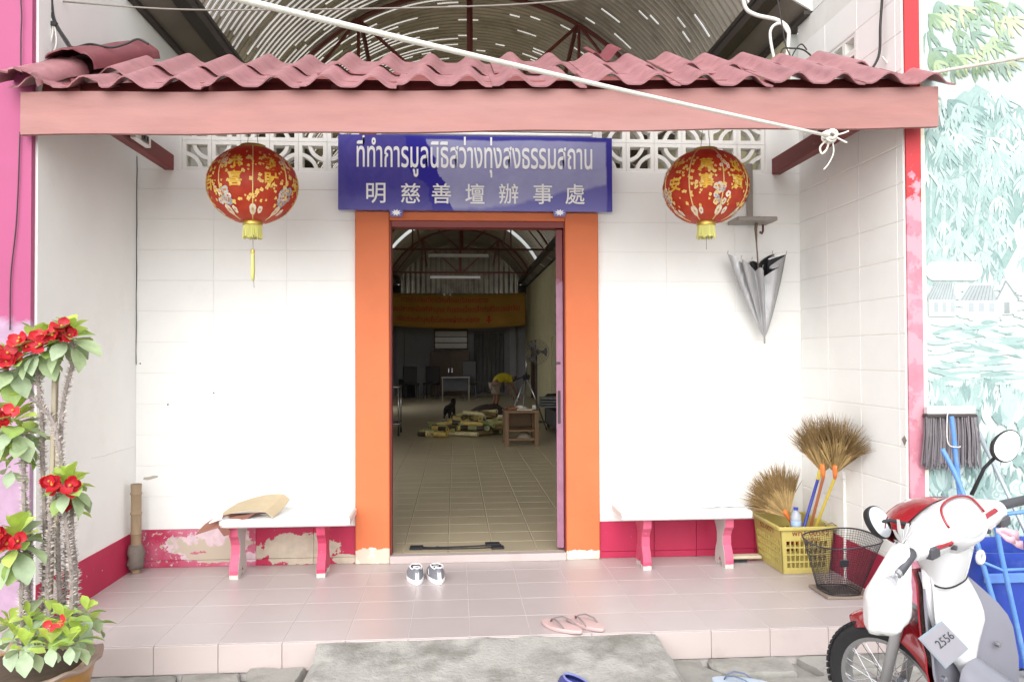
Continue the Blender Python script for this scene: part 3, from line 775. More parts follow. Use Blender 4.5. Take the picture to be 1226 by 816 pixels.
# placard, houses, paddies
def rrect(x0, x1, z0, z1, r, col, n=6):
    pts = []
    for cx, cz, a0 in ((x1-r, z1-r, 0), (x0+r, z1-r, 90), (x0+r, z0+r, 180), (x1-r, z0+r, 270)):
        for k in range(n+1):
            a = math.radians(a0+90*k/n); pts.append((cx+r*math.cos(a), cz+r*math.sin(a)))
    blob(pts, col)
for i in range(70):   # low hills and bushes behind houses
    x, z = mr.uniform(2.48, 3.2), mr.uniform(1.50, 1.72); leaf(x, z, mr.uniform(-.3, .3), .16, .02, rgb(180, 200, 198), .2)
def house(x, z, w_, h, gable=True):
    wl, rf, dk = rgb(186, 186, 186), rgb(146, 150, 154), rgb(104, 108, 114)
    blob([(x, z), (x+w_*.62, z), (x+w_*.62, z+h*.5), (x, z+h*.5)], wl)
    blob([(x-.02, z+h*.46), (x+w_*.66, z+h*.46), (x+w_*.52, z+h*.95), (x+.04, z+h*.95)], rf)
    for k in range(9): blob([(x-.01+k*w_*.07, z+h*.48), (x-.004+k*w_*.07, z+h*.48), (x+.045+k*w_*.053, z+h*.93), (x+.04+k*w_*.053, z+h*.93)], dk)
    if gable:
        blob([(x+w_*.62, z), (x+w_, z+.01), (x+w_, z+h*.5), (x+w_*.80, z+h*1.05), (x+w_*.62, z+h*.5)], mul(wl, .93))
        blob([(x+w_*.80, z+h*1.12), (x+w_*1.06, z+h*.5), (x+w_*1.02, z+h*.48), (x+w_*.80, z+h*1.02)], dk); blob([(x+w_*.80, z+h*1.12), (x+w_*.6, z+h*.5), (x+w_*.64, z+h*.5), (x+w_*.80, z+h*1.02)], dk)
        blob([(x+w_*.76, z+.01), (x+w_*.86, z+.012), (x+w_*.86, z+h*.42), (x+w_*.76, z+h*.42)], rgb(120, 124, 128))
    for k in range(3): blob([(x+.03+k*w_*.19, z+h*.12), (x+.03+k*w_*.19+w_*.10, z+h*.12), (x+.03+k*w_*.19+w_*.10, z+h*.40), (x+.03+k*w_*.19, z+h*.40)], rgb(150, 156, 162))
house(2.49, 1.555, .24, .19, False); house(2.68, 1.56, .30, .17); house(3.08, 1.575, .32, .17)
rrect(2.477, 2.79, 1.745, 1.845, .05, rgb(214, 214, 214))
tp_, tf_ = fit_text('บ้านเหนือคลองชุมชน', 2.53, 2.75, 1.797, 1.83); lay[0] += 1; MP.add([mpt(*q) for q in tp_], tf_, rgb(150, 142, 150))
tp_, tf_ = fit_text('หมู่บ้านพอเพียง', 2.56, 2.71, 1.757, 1.788); lay[0] += 1; MP.add([mpt(*q) for q in tp_], tf_, rgb(156, 148, 156))
for i in range(150):
    z = mr.uniform(1.05, 1.52); x = mr.uniform(2.47, 2.9-.25*(1.5-z)/.5*mr.random())
    leaf(x, z, mr.uniform(-.25, .25), mr.uniform(.08, .2), .014, teal[mr.choice((0, 1, 3, 3, 4))] if mr.random() < .7 else rgb(196, 208, 204), mr.uniform(-.3, .3))
for i in range(60):
    x = mr.uniform(2.48, 3.0); spray(x, mr.uniform(.95, 1.12), 6, .12, teal[1:], math.pi/2, 1.0)
for i in range(130):
    x = mr.uniform(2.47, 3.2); spray(x, mr.uniform(.36, .84), 4, .12, teal, math.pi/2, 1.3)
for i in range(26):   # cabbages
    x, z = mr.uniform(2.6, 3.2), mr.uniform(.45, .72); r = mr.uniform(.025, .045)
    for q in (1, .75, .5, .3): blob([(x+r*q*math.cos(k*.55)*(1+.1*math.sin(k*3)), z+r*q*math.sin(k*.55)*(1+.1*math.cos(k*2))) for k in range(11)], mul(teal[mr.choice((3, 4, 1))], 1.0 if q in (1, .5) else 1.08))
for i in range(90):   # the painting runs on along the wall
    spray(mr.uniform(3.2, 4.6), mr.uniform(2.2, 2.9), 4, .12, teal, -1.5, 1.5); spray(mr.uniform(3.2, 4.6), mr.uniform(.38, .85), 4, .13, teal, math.pi/2, 1.3)
    leaf(mr.uniform(3.0, 4.6), mr.uniform(1.05, 1.5), mr.uniform(-.2, .2), .2, .014, teal[mr.choice((1, 3, 4))], mr.uniform(-.3, .3))
house(3.62, 1.58, .34, .19); house(4.15, 1.56, .30, .17)
MP.build('painting', M_mp, mw, org=MO)['kind'] = 'stuff'
b = MB(); b.ring([(2.42, -1.345, 2.815), (2.6, -1.345, 2.85), (3.6, -1.345, 3.03)], .009, 8); b.build('pipe', MAT('rusty_pipe', rgb(196, 182, 172), .6, .2, 20), mw, smooth=True, org=MO)
# red and white edging of the party wall end
M_redstrip = PEEL('red_strip_paint', rgb(180, 44, 50), rgb(188, 120, 136), [((2.4, -1.31, .3), (.8, 1, 1.9))], amp=.3, nscale=9, spots=(.70, .72), var=.08, under2=rgb(200, 142, 154))
b = MB(); b.cbox(XR+.002, 2.450, -1.314, -1.3005, STREET, 6.4, .002); part(b, 'end_strip', M_redstrip, right_wall)
b = MB(); b.cbox(2.4505, 2.4735, -1.309, -1.24, STREET, 6.4, .002); part(b, 'edge_trim', MAT('cream_trim', rgb(236, 228, 206), .7, .06), right_wall)
b = MB(); b.box(XR+.002, 2.472, -1.30, -.22, 3.63, 6.4); part(b, 'upper_wall', M_wall, right_wall)
b = MB(); b.box(XL-.09, XL-.002, -1.247, -.22, 3.63, 6.4); part(b, 'upper_wall', M_wall, left_wall)

# ---------------------------------------------------------------- sign
sg = thing('name_sign', 'glossy blue name board with white Thai and Chinese lettering over the door', 'sign', (.14, -.05, 2.56))
SO = (.14, -.05, 2.56)
SX0, SX1, SZ0, SZ1 = -.761, 1.046, 2.312, 2.806
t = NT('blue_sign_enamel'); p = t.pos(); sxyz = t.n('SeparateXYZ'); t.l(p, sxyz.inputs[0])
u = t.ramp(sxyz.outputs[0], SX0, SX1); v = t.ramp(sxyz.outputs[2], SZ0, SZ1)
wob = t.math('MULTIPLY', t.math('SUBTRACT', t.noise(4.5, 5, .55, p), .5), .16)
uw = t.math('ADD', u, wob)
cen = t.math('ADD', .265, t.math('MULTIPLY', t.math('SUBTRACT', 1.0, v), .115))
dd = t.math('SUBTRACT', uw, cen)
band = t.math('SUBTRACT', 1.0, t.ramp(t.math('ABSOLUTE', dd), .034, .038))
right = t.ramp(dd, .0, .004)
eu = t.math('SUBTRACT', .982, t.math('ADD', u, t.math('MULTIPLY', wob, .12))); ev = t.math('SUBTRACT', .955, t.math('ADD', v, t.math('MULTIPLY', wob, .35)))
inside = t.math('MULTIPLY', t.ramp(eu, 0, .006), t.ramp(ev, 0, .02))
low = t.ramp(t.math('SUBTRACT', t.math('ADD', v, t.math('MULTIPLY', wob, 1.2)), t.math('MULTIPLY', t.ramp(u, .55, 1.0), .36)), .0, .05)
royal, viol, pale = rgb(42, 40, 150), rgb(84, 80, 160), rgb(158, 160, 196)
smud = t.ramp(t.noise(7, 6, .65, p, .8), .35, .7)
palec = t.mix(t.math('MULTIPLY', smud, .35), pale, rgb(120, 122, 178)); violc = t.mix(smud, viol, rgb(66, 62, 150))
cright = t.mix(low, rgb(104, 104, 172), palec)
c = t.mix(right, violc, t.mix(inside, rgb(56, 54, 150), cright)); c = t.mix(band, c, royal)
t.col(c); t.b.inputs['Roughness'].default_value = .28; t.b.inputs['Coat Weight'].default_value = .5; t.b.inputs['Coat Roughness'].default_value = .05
M_sign = t.m
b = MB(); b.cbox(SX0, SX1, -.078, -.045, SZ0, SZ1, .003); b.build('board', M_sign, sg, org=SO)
M_white = MAT('white_letter', rgb(240, 240, 240), .45, .02)
def sign_text(s_, px0, px1, py0, py1, bold, name):
    p0, p1 = at(px0, py0, y=-.082), at(px1, py1, y=-.082)
    vs_, fs = fit_text(s_, p0[0], p1[0], p0[2], p1[2], bold)
    n = len(vs_); b = MB()
    b.add([(x, -.0815, z) for x, z in vs_], fs)
    return b.build(name, M_white, sg, org=SO)
sign_text('ที่ทำการมูลนิธิสว่างทุ่งสงธรรมสถาน', 427, 709, 211, 166, .012, 'thai_lettering')
for i, ch in enumerate('明慈善壇辦事處'):
    cx = (449.5, 491, 528, 568, 608.5, 649.5, 688)[i]
    sign_text(ch, cx-11, cx+12, 243+i*.25, 219+i*.25, .008, 'chinese_character')
# lotus corner clips
for cx in (474.5, 670):
    p = at(cx, 254.5, y=-.085); b = MB()
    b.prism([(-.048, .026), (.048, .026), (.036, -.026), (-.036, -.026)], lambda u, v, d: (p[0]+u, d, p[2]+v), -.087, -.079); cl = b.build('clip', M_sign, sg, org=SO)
    b = MB(); pts = []
    for k in range(18):
        a = 2*math.pi*k/18; r = .032 if k % 2 == 0 else .017; pts.append((r*1.1*math.cos(a), r*.72*math.sin(a)))
    b.prism(pts, lambda u, v, d: (p[0]+u, d, p[2]+v), -.0885, -.0872); b.build('lotus', M_white, cl, org=SO)
# tube lamp above the sign
fl = thing('tube_lamp', 'long white fluorescent batten fixed above the blue sign', 'lamp', (.22, -.05, 2.84))
M_enam = MAT('white_enamel', rgb(232, 232, 228), .35, .03, 5, dirt=(*rgb(170, 160, 150), .3), dscale=9)
def batten(root, x0, x1, y, z, org):
    b = MB(); b.cbox(x0, x1, y, y+.045, z+.022, z+.058, .004); b.build('housing', M_enam, root, org=org)
    b = MB(); b.ring([(x0+.03, y+.015, z+.002), (x1-.03, y+.015, z+.002)], .013, 10); b.build('tube', M_enam, root, smooth=40, org=org)
    for q in (x0+.012, x1-.012):
        b = MB(); b.cbox(q-.012, q+.012, y-.002, y+.035, z-.016, z+.0215, .003); b.build('tube_holder', M_enam, root, org=org)
batten(fl, -.505, .94, -.075, 2.822, (.22, -.05, 2.84))
rb = MB(); rb.cbox(-.63, -.52, -.02, .0, 2.80, 2.90, .004); part(rb, 'red_block', M_redwood, canopy)

# ---------------------------------------------------------------- lanterns
M_paper = NT('red_lantern_cloth'); t = M_paper; p = t.n('TexCoord').outputs['Object']
sp = t.n('SeparateXYZ'); t.l(p, sp.inputs[0])
fz = t.ramp(sp.outputs[2], -.22, .22)
cc = t.mix(t.ramp(t.noise(9, 5, .6, p), .3, .7), rgb(206, 66, 42), rgb(222, 92, 60)); t.col(cc)
t.b.inputs['Roughness'].default_value = .45
tr = t.n('BsdfTranslucent'); t.l(cc, tr.inputs['Color']); mx = t.n('MixShader'); mx.inputs[0].default_value = .45
t.l(t.b.outputs[0], mx.inputs[1]); t.l(tr.outputs[0], mx.inputs[2]); t.l(mx.outputs[0], t.o.inputs['Surface'])
M_gold = MAT('gold_print', rgb(222, 176, 62), .4, .15, 30)
M_goldm = MAT('gold_cap', rgb(196, 168, 84), .35, .15, 20, metal=.6)
M_lprint = COLMAT('lantern_print', .5, .12, 40)
M_tassel = MAT('yellow_tassel', rgb(208, 206, 124), .7, .12, 60, .3, 120, stretch=(1, 1, .1))
M_string = MAT('grey_string', rgb(120, 116, 108), .7, .1)
LA, LB = .250, .222
def on_lantern(lon, z, dr=.0025):
    r = LA*math.sqrt(max(0.0, 1-(z/LB)**2))+dr
    return (r*math.sin(lon), -r*math.cos(lon), z)
def lantern(loc, label, chars, rot, long_tassel):
    L = thing('paper_lantern', label, 'lantern', loc, (0, 0, rot), 'lanterns hanging under the canopy')
    b = MB(); prof = []; n = 66
    for i in range(n+1):
        a = -math.pi/2+math.pi*i/n; z = LB*math.sin(a)
        if abs(z) > LB*.945: continue
        prof.append((LA*math.cos(a)+(.0016 if i % 2 else -.0012), z))
    ribs = 12
    b.lathe(prof, 48, mod=lambda a, h: 1-.010*abs(math.cos(a*ribs/2))); sh = b.build('shade', M_paper.m, L, smooth=True)
    # gold seams
    for k in range(8):
        lon = math.pi*2*k/8; b = MB()
        P = [on_lantern(lon, LB*math.sin(math.radians(-68+136*i/16)), .0015) for i in range(17)]
        b.ring(P, .0035, 5); b.build('seam', MAT_seam, sh, smooth=True)
    pr_ = MB(); lr = random.Random(hash(chars) % 1000 if False else len(chars)*7+int(rot*100))
    for pi, pair in enumerate(chars):
        lon0 = math.radians(-90+45*pi+22.5)
        for ci, ch in enumerate(pair):
            vs_, fs = fit_text(ch, -.042, .042, -.042, .042, .025)
            zc = .085-.095*ci
            pr_.add([on_lantern(lon0+u/LA, zc+v, .0035) for u, v in vs_], fs, rgb(226, 178, 58))
    def flower(lon, z, r, col, pet=5, mid=None):
        for k in range(pet):
            a = 2*math.pi*k/pet+lr.uniform(0, 1); cu, cv = r*.55*math.cos(a), r*.55*math.sin(a)
            pr_.add([on_lantern(lon+(cu+r*.5*math.cos(q*.9))/LA, z+cv+r*.5*math.sin(q*.9), .0045) for q in range(7)], [tuple(range(7))], col)
        if mid: pr_.add([on_lantern(lon+r*.3*math.cos(q*.9)/LA, z+r*.3*math.sin(q*.9), .0055) for q in range(7)], [tuple(range(7))], mid)
    for k in range(-4, 12):
        lon0 = math.radians(45*k)
        for q in range(24): flower(lon0+lr.uniform(-.34, .34), lr.uniform(-.14, .15), lr.uniform(.005, .012), rgb(232, 196, 110), 4)
        flower(lon0, -.165, .026, rgb(226, 214, 190), 6, rgb(214, 160, 70))
        flower(lon0+.22, -.165, .018, rgb(230, 220, 196), 5, rgb(206, 150, 60))
        cz = -.10+.01*(k % 2)
        if k % 2:
            for q in range(7): flower(lon0+lr.uniform(-.20, .20), cz+lr.uniform(-.035, .05), lr.uniform(.014, .024), lr.choice((rgb(226, 222, 206), rgb(150, 160, 168), rgb(214, 190, 140), rgb(196, 196, 190))), 6, rgb(200, 120, 60))
            for q in range(4): flower(lon0+lr.uniform(-.1, .15), .10+lr.uniform(-.03, .04), .012, rgb(240, 214, 190), 5, rgb(206, 120, 60))
    po = pr_.build('print', M_lprint, sh); po['kind'] = 'stuff'
    b = MB(); b.lathe([(.064, .198), (.070, .206), (.070, .228), (.062, .230), (.058, .212), (.056, .206)], 28); b.build('top_cap', M_goldm, L, smooth=40)
    b = MB(); b.lathe([(.052, -.230), (.056, -.226), (.056, -.206), (.050, -.202), (.048, -.215)], 28); b.build('bottom_cap', M_goldm, L, smooth=40)
    b = MB()
    for k in range(46):
        a = 2*math.pi*k/46; r0 = .048; r1 = .050+lr.uniform(-.004, .006); zz = -.30+lr.uniform(-.008, .008)
        b.ring([(r0*math.cos(a), r0*math.sin(a), -.222), (r1*math.cos(a+.04), r1*math.sin(a+.04), zz)], .0034, 4)
    fo = b.build('fringe', M_tassel, L); fo['kind'] = 'stuff'
    b = MB(); b.ring([(0, 0, -.225), (.002, 0, -.37)], .0016, 5); b.build('tassel_cord', M_string, L)
    if long_tassel:
        b = MB(); b.lathe([(.002, -.362), (.011, -.368), (.011, -.386), (.009, -.388)], 10); b.build('tassel_bead', M_goldm, L, smooth=40)
        b = MB(); b.lathe([(.009, -.387), (.010, -.41), (.011, -.50), (.008, -.545)], 10, mod=lambda a, h: 1+.12*math.cos(5*a)); b.build('tassel', M_tassel, L, smooth=True)
        b = MB(); b.ring([(.004, 0, -.53), (.008, 0, -.585)], .0012, 4); b.build('tassel_cord', M_string, L)
    for s_ in (-1, 1):
        b = MB(); b.ring([(s_*.03, 0, .225), (s_*.012, 0, .40), (s_*.012, .02, .58)], .0018, 5); b.build('hanging_wire', M_string, L)
MAT_seam = MAT('pale_gold_seam', rgb(228, 196, 130), .5, .1)
lantern((-1.153, -.70, 2.335), 'round red paper lantern with long yellow tassel beside the electrical socket bracket', ('大吉', '恭喜', '發財', '平安', '如意', '萬事', '平安', '大吉'), .24, True)
lantern((1.485, -.70, 2.352), 'round red paper lantern hanging near the folded umbrella', ('大吉', '平安', '萬事', '如意', '恭喜', '發財', '平安', '大吉'), -.68, False)

# ---------------------------------------------------------------- umbrella and its bracket
M_bar = MAT('weathered_grey_steel', rgb(150, 144, 136), .5, .15, 14, .1, 60, metal=.3, dirt=(*rgb(110, 92, 78), .5), dscale=14)
br = thing('wall_bracket', 'weathered grey steel bracket shelf fixed under the vent blocks', 'bracket', (2.0, 0, 2.3)); BO = (2.0, 0, 2.3)
b = MB(); b.cbox(1.985, 2.025, -.028, -.005, 2.26, 2.66, .003); b.build('upright', M_bar, br, org=BO)
b = MB(); b.cbox(1.845, 2.11, -.24, -.029, 2.235, 2.262, .004); b.build('shelf', M_bar, br, org=BO)
b = MB(); b.ring([(2.08, -.06, 2.236), (2.08, -.06, 2.195), (2.068, -.07, 2.175), (2.052, -.075, 2.185)], .007, 8); b.build('hook', M_metalred, br, smooth=True, org=BO)
um = thing('umbrella', 'silver grey folded umbrella hanging point down on the wall', 'umbrella', (2.03, -.12, 2.2)); UO = (2.03, -.12, 2.2)
M_silver = MAT('silver_cloth', rgb(176, 176, 178), .30, .16, 14, .5, 34, .008, metal=.5, stretch=(1, 1, .3))
M_black = MAT('black_cloth', rgb(30, 30, 36), .7, .2)
ux, uy = 2.045, -.125
rows = []
nth = 64
def urad(t_, th):       # t 0 tip .. 1 open rim
    base = .006+.172*t_**.82
    fold = .5+.5*math.cos(8*th+.35*math.sin(3*th))
    return base*(1-.58*(1-fold)*min(1, t_*2.4+.25))*(1+.10*math.sin(2*th+1.0)*t_)
for i in range(19):
    t_ = i/18; row = []
    for k in range(nth):
        th = 2*math.pi*k/nth; r = urad(t_, th); fold = .5+.5*math.cos(8*th+.35*math.sin(3*th))
        z = 1.475+.525*t_
        if t_ > .7: z += (.045*fold-.03)*(t_-.7)/.3+.03*math.sin(th*2+.5)*(t_-.7)/.3
        z -= .075*max(0, -math.sin(th))*max(0, t_-.55)/.45
        xx = ux+.012-.045*t_+r*math.cos(th)*1.04; yy = uy+r*math.sin(th)*.60
        row.append((xx, min(yy, -.012), z))
    rows.append(row)
b = MB(); b.grid(rows, closeu=True); b.build('canopy', M_silver, um, smooth=True, org=UO)
rows2 = [[((x-ux)*.93+ux, (min(y, -.014)-uy)*.93+uy, z-.006) for x, y, z in rw_] for rw_ in rows[8:]]
b = MB(); b.grid(rows2, closeu=True); b.build('lining', M_black, um, smooth=True, org=UO)
b = MB(); b.ring([(ux+.014, uy, 1.43), (ux+.012, uy, 1.50)], .006, 8); b.build('tip', M_bar, um, smooth=40, org=UO)
b = MB(); b.ring([(ux-.0, uy, 1.5), (ux-.035, uy, 2.10), (ux-.04, uy, 2.20), (ux-.035, uy, 2.235), (ux-.01, uy+.01, 2.275), (ux+.02, uy+.01, 2.27)], [.005, .005, .011, .012, .012, .010], 8); b.build('handle', MAT('brown_handle', rgb(110, 92, 78), .5, .2, 30), um, smooth=True, org=UO)
for k in range(8):
    th = 2*math.pi*k/8+.05; p = rows[-1][int(th/(2*math.pi)*nth) % nth]
    b = MB(); b.ring([p, (p[0]+.004, p[1], p[2]+.022)], .0022, 5); b.build('rib_tip', M_bar, um, org=UO)

# ---------------------------------------------------------------- benches
M_terr = MAT('white_terrazzo', rgb(222, 222, 220), .5, .03, 30, .15, 140, .002, dirt=(*rgb(170, 168, 164), .3), dscale=30, dthr=(.55, .68))
M_legp = PEEL('bench_leg_paint', rgb(192, 62, 96), rgb(204, 196, 190), [((0, 0, 0), (5, 5, .028))], amp=.3, nscale=22, spots=(.68, .70), fade=(*rgb(214, 120, 146), .5))
M_legc = MAT('bench_leg_concrete', rgb(190, 182, 178), .85, .08, 9, .25, 60)
def bench(x0, x1, lx, label, z=.378, gside=(1, -1)):
    B = thing('bench', label, 'bench', ((x0+x1)/2, -.23, 0), (0, 0, 0), 'benches against the front wall'); BO = ((x0+x1)/2, -.23, 0)
    b = MB(); b.cbox(x0, x1, -.405, -.055, z-.052, z, .010); b.build('seat', M_terr, B, smooth=25, org=BO)
    prof = [(-.33, 0), (-.335, .05), (-.318, .10), (-.292, .14), (-.29, .20), (-.31, .235), (-.34, .262), (-.345, .30), (-.345, z-.053),
            (-.115, z-.053), (-.115, .30), (-.12, .262), (-.15, .235), (-.17, .20), (-.168, .14), (-.142, .10), (-.125, .05), (-.13, 0), (-.185, 0), (-.205, .035), (-.23, .06), (-.255, .035), (-.275, 0)]
    for k, cx in enumerate(lx):
        b = MB(); b.prism(prof, lambda u, v, d: (cx+d, u, v), -.026, .026); lg = b.build('leg', M_legp, B, org=BO)
        if gside[k]:
            s_ = gside[k]; b = MB(); b.prism([(u*.94+(-.23)*.06, v) if 0 < v < z-.06 else (u, v) for u, v in prof], lambda u, v, d: (cx+s_*d, u, v), .0262, .0285); b.build('unpainted_side', M_legc, lg, org=BO)
    return B
bench(-1.425, -.645, (-1.355, -.83), 'white terrazzo bench with pink legs carrying folded cardboard', gside=(1, 0))
bench(1.03, 1.865, (1.205, 1.735), 'white terrazzo bench with pink legs beside the yellow crate', gside=(0, -1))
# cardboard on the left bench
M_card = MAT('kraft_cardboard', rgb(188, 172, 142), .85, .08, 8, .15, 80); M_card2 = MAT('brown_cardboard', rgb(142, 96, 82), .8, .12, 8)
b = MB(); rows = []
for i in range(9):
    t_ = i/8; x = -1.46+.32*t_; z = .398+.030*math.sin(t_*2.6)-.03*(t_ > .9)
    rows.append([(x+.03, -.36-.02*t_, z), (x+.055, -.27, z+.022), (x+.085, -.16+.02*t_, z+.038+.03*t_)])
b.sheet(rows, .005); cb = thing('cardboard_sheet', 'folded kraft cardboard lying on the bench end', 'cardboard', (-1.3, -.25, .38)); b.build('top_flap', M_card, cb, org=(-1.3, -.25, .38))
b = MB(); rows = [[(-1.555+.30*i/5, -.415+.004*i, .300+.088*i/5), (-1.52+.30*i/5, -.36, .345+.075*i/5-.01*(i > 3)), (-1.46+.28*i/5, -.25, .386+.004*i/5)] for i in range(6)]
b.sheet(rows, .006); b.build('lower_flap', M_card2, cb, org=(-1.3, -.25, .38))
b = MB(); b.sheet([[(-1.475, -.425, .365), (-1.45, -.37, .395)], [(-1.40, -.42, .388), (-1.41, -.36, .412)]], .003); b.build('sticker', M_white, cb, org=(-1.3, -.25, .38))
b = MB(); b.sheet([[(-1.43, -.40, .335), (-1.40, -.38, .28)], [(-1.37, -.40, .345), (-1.36, -.38, .29)]], .005); b.build('side_flap', M_card2, cb, org=(-1.3, -.25, .38))
# crumpled white plastic on the right bench
b = MB(); rows = []
for i in range(17):
    row = []
    for j in range(8):
        x = 1.56+.30*i/16; y = -.30+.20*j/7
        h = .035*max(0, mnoise.noise(Vector((x*13, y*9, 2.0))))+.03*max(0, mnoise.noise(Vector((x*22, y*18, 5))))
        e = min(1, i/3, (16-i)/3, j/1.5, (7-j)/1.5); row.append((x+.02*mnoise.noise(Vector((x*9, y*30, 7))), y+.02*mnoise.noise(Vector((x*30, y*9, 1))), .381+h*max(0.1, e)*1.6))
    rows.append(row)
b.grid(rows); pb = b.build('plastic_sheet', MAT('white_plastic_film', rgb(226, 228, 228), .3, .04, 12)); tag(pb, 'crumpled white plastic sheet lying on the bench near the crate', 'plastic sheet')
# scrub brush under the right bench
sb = thing('scrub_brush', 'wooden scrubbing brush on the floor beside the bench leg', 'brush', (1.9, -.16, 0)); o_ = (1.9, -.16, 0)
b = MB(); b.cbox(1.80, 2.0, -.20, -.13, .022, .042, .005); b.build('block', MAT('pale_wood', rgb(206, 194, 170), .7, .1, 12, stretch=(.3, 1, 1)), sb, org=o_)
b = MB(); b.cbox(1.805, 1.90, -.196, -.134, .0005, .0218, .003); b.build('bristles', M_black, sb, org=o_)
# bamboo stump in the left corner
M_bam = MAT('dry_bamboo', rgb(150, 130, 104), .65, .15, 18, .2, 60, stretch=(1, 1, .25), dirt=(*rgb(96, 84, 70), .6), dscale=10)
bs = thing('bamboo_post', 'short dry bamboo post with a rag round its foot in the porch corner', 'post', (-2.01, -.12, 0)); o_ = (-2.01, -.12, 0)
b = MB(); prof = [(.026, 0), (.03, .02)]
for k in range(1, 5): prof += [(.031, k*.125-.012), (.036, k*.125), (.031, k*.125+.012)]
prof += [(.032, .545), (.032, .56), (.024, .56), (.024, .50)]
b.lathe(prof, 16, (-2.01, -.13, 0)); b.build('culm', M_bam, bs, smooth=40, org=o_)
b = MB(); b.lathe([(.040, .03), (.050, .06), (.047, .10), (.052, .13), (.044, .165), (.036, .18)], 18, (-2.01, -.13, 0), mod=lambda a, h: 1+.10*math.sin(3*a+h*60)+.06*math.sin(7*a-h*90)); b.build('rag', MAT('dirty_rag', rgb(120, 112, 104), .9, .2, 14, .4, 50), bs, smooth=True, org=o_)
# ---------------------------------------------------------------- yellow crate with brooms
M_ylw = MAT('yellow_plastic', rgb(188, 174, 100), .45, .07, 6, .06, 60, dirt=(*rgb(150, 132, 80), .5), dscale=5, dthr=(.5, .75))
CX0, CX1, CY0, CY1, CZ = 1.995, 2.335, -.515, -.06, .295
cr = thing('yellow_crate', 'yellow perforated plastic crate with red lettering holding brooms', 'crate', ((CX0+CX1)/2, -.29, 0)); CO = ((CX0+CX1)/2, -.29, 0)
def crate_wall(fn, L, nslot, name):
    """fn(u, z, d): u along the wall 0..L, d outward depth"""
    b = MB(); h = CZ
    def bar(u0, u1, z0, z1, d0=0.0, d1=.007):
        q = [fn(u, z, d) for u, z, d in ((u0, z0, d0), (u1, z0, d0), (u1, z0, d1), (u0, z0, d1), (u0, z1, d0), (u1, z1, d0), (u1, z1, d1), (u0, z1, d1))]
        b.add(q, [(0,3,2,1),(4,5,6,7),(0,1,5,4),(1,2,6,5),(2,3,7,6),(3,0,4,7)])
    bar(0, L, .002, .038); bar(0, L, .205, h-.012)
    rows = [(.038, .07), (.08, .115), (.125, .16), (.17, .205)]
    for a, c in ((.07, .08), (.115, .125), (.16, .17)): bar(0, L, a, c)
    pu = (L-.06)/nslot
    for k in range(nslot+1):
        uc = .03+k*pu; wd = .030 if k in (0, nslot) else .0075
        u0, u1 = (0, .03+.004) if k == 0 else ((L-.034, L) if k == nslot else (uc-wd/2, uc+wd/2))
        for a, c in rows: bar(u0, u1, a, c)
    return b.build(name, M_ylw, cr, org=CO)
tp_ = .022    # taper
def kz(z): return tp_*(1-z/CZ)
crate_wall(lambda u, z, d: (CX0+kz(z)+u*(1-2*kz(z)/(CX1-CX0)), CY0+kz(z)-d+.007, z), CX1-CX0, 9, 'front_side')
crate_wall(lambda u, z, d: (CX0+kz(z)+u*(1-2*kz(z)/(CX1-CX0)), CY1-kz(z)+d-.007, z), CX1-CX0, 9, 'rear_side')
crate_wall(lambda u, z, d: (CX0+kz(z)-d+.007, CY0+kz(z)+u*(1-2*kz(z)/(CY1-CY0)), z), CY1-CY0, 12, 'long_side')
crate_wall(lambda u, z, d: (CX1-kz(z)+d-.007, CY0+kz(z)+u*(1-2*kz(z)/(CY1-CY0)), z), CY1-CY0, 12, 'long_side')
b = MB(); b.box(CX0+.025, CX1-.025, CY0+.025, CY1-.025, .004, .012); b.build('floor', M_ylw, cr, org=CO)
b = MB(); e = .016
for x0, x1, y0, y1 in ((CX0-e, CX1+e, CY0-e, CY0+.004), (CX0-e, CX1+e, CY1-.004, CY1+e), (CX0-e, CX0+.004, CY0+.0042, CY1-.0042), (CX1-.004, CX1+e, CY0+.0042, CY1-.0042)): b.cbox(x0, x1, y0, y1, CZ-.022, CZ, .004)
b.build('rim', M_ylw, cr, org=CO)
M_redink = MAT('red_ink', rgb(132, 58, 44), .7, .2, 30)
for s_, x0, x1, z0, z1, nm in (('พท1:00ว52', CX0+.075, CX1-.03, .238, .268, 'lettering'), ('บ้านเรือน', CX0+.13, CX1-.09, .208, .232, 'lettering')):
    vs_, fs = fit_text(s_, x0, x1, z0, z1, .012); b = MB(); b.add([(x, CY0-.0015+kz(z), z) for x, z in vs_], fs); b.build(nm, M_redink, cr, org=CO)
vs_, fs = fit_text('52-0071', CY0+.12, CY0+.34, .232, .262, .012); b = MB(); b.add([(CX0-.0015+kz(z), CY0*2+.46-u, z) for u, z in vs_], fs); b.build('lettering', M_redink, cr, org=CO)
b = MB(); b.ring([(CX1-.06, CY0-.012, CZ+.002), (CX1-.055, CY0-.02, CZ+.02), (CX1-.02, CY0-.02, CZ+.024), (CX1+.01, CY0-.01, CZ+.004)], .004, 6); b.build('wire_handle', M_bar, cr, smooth=True, org=CO)

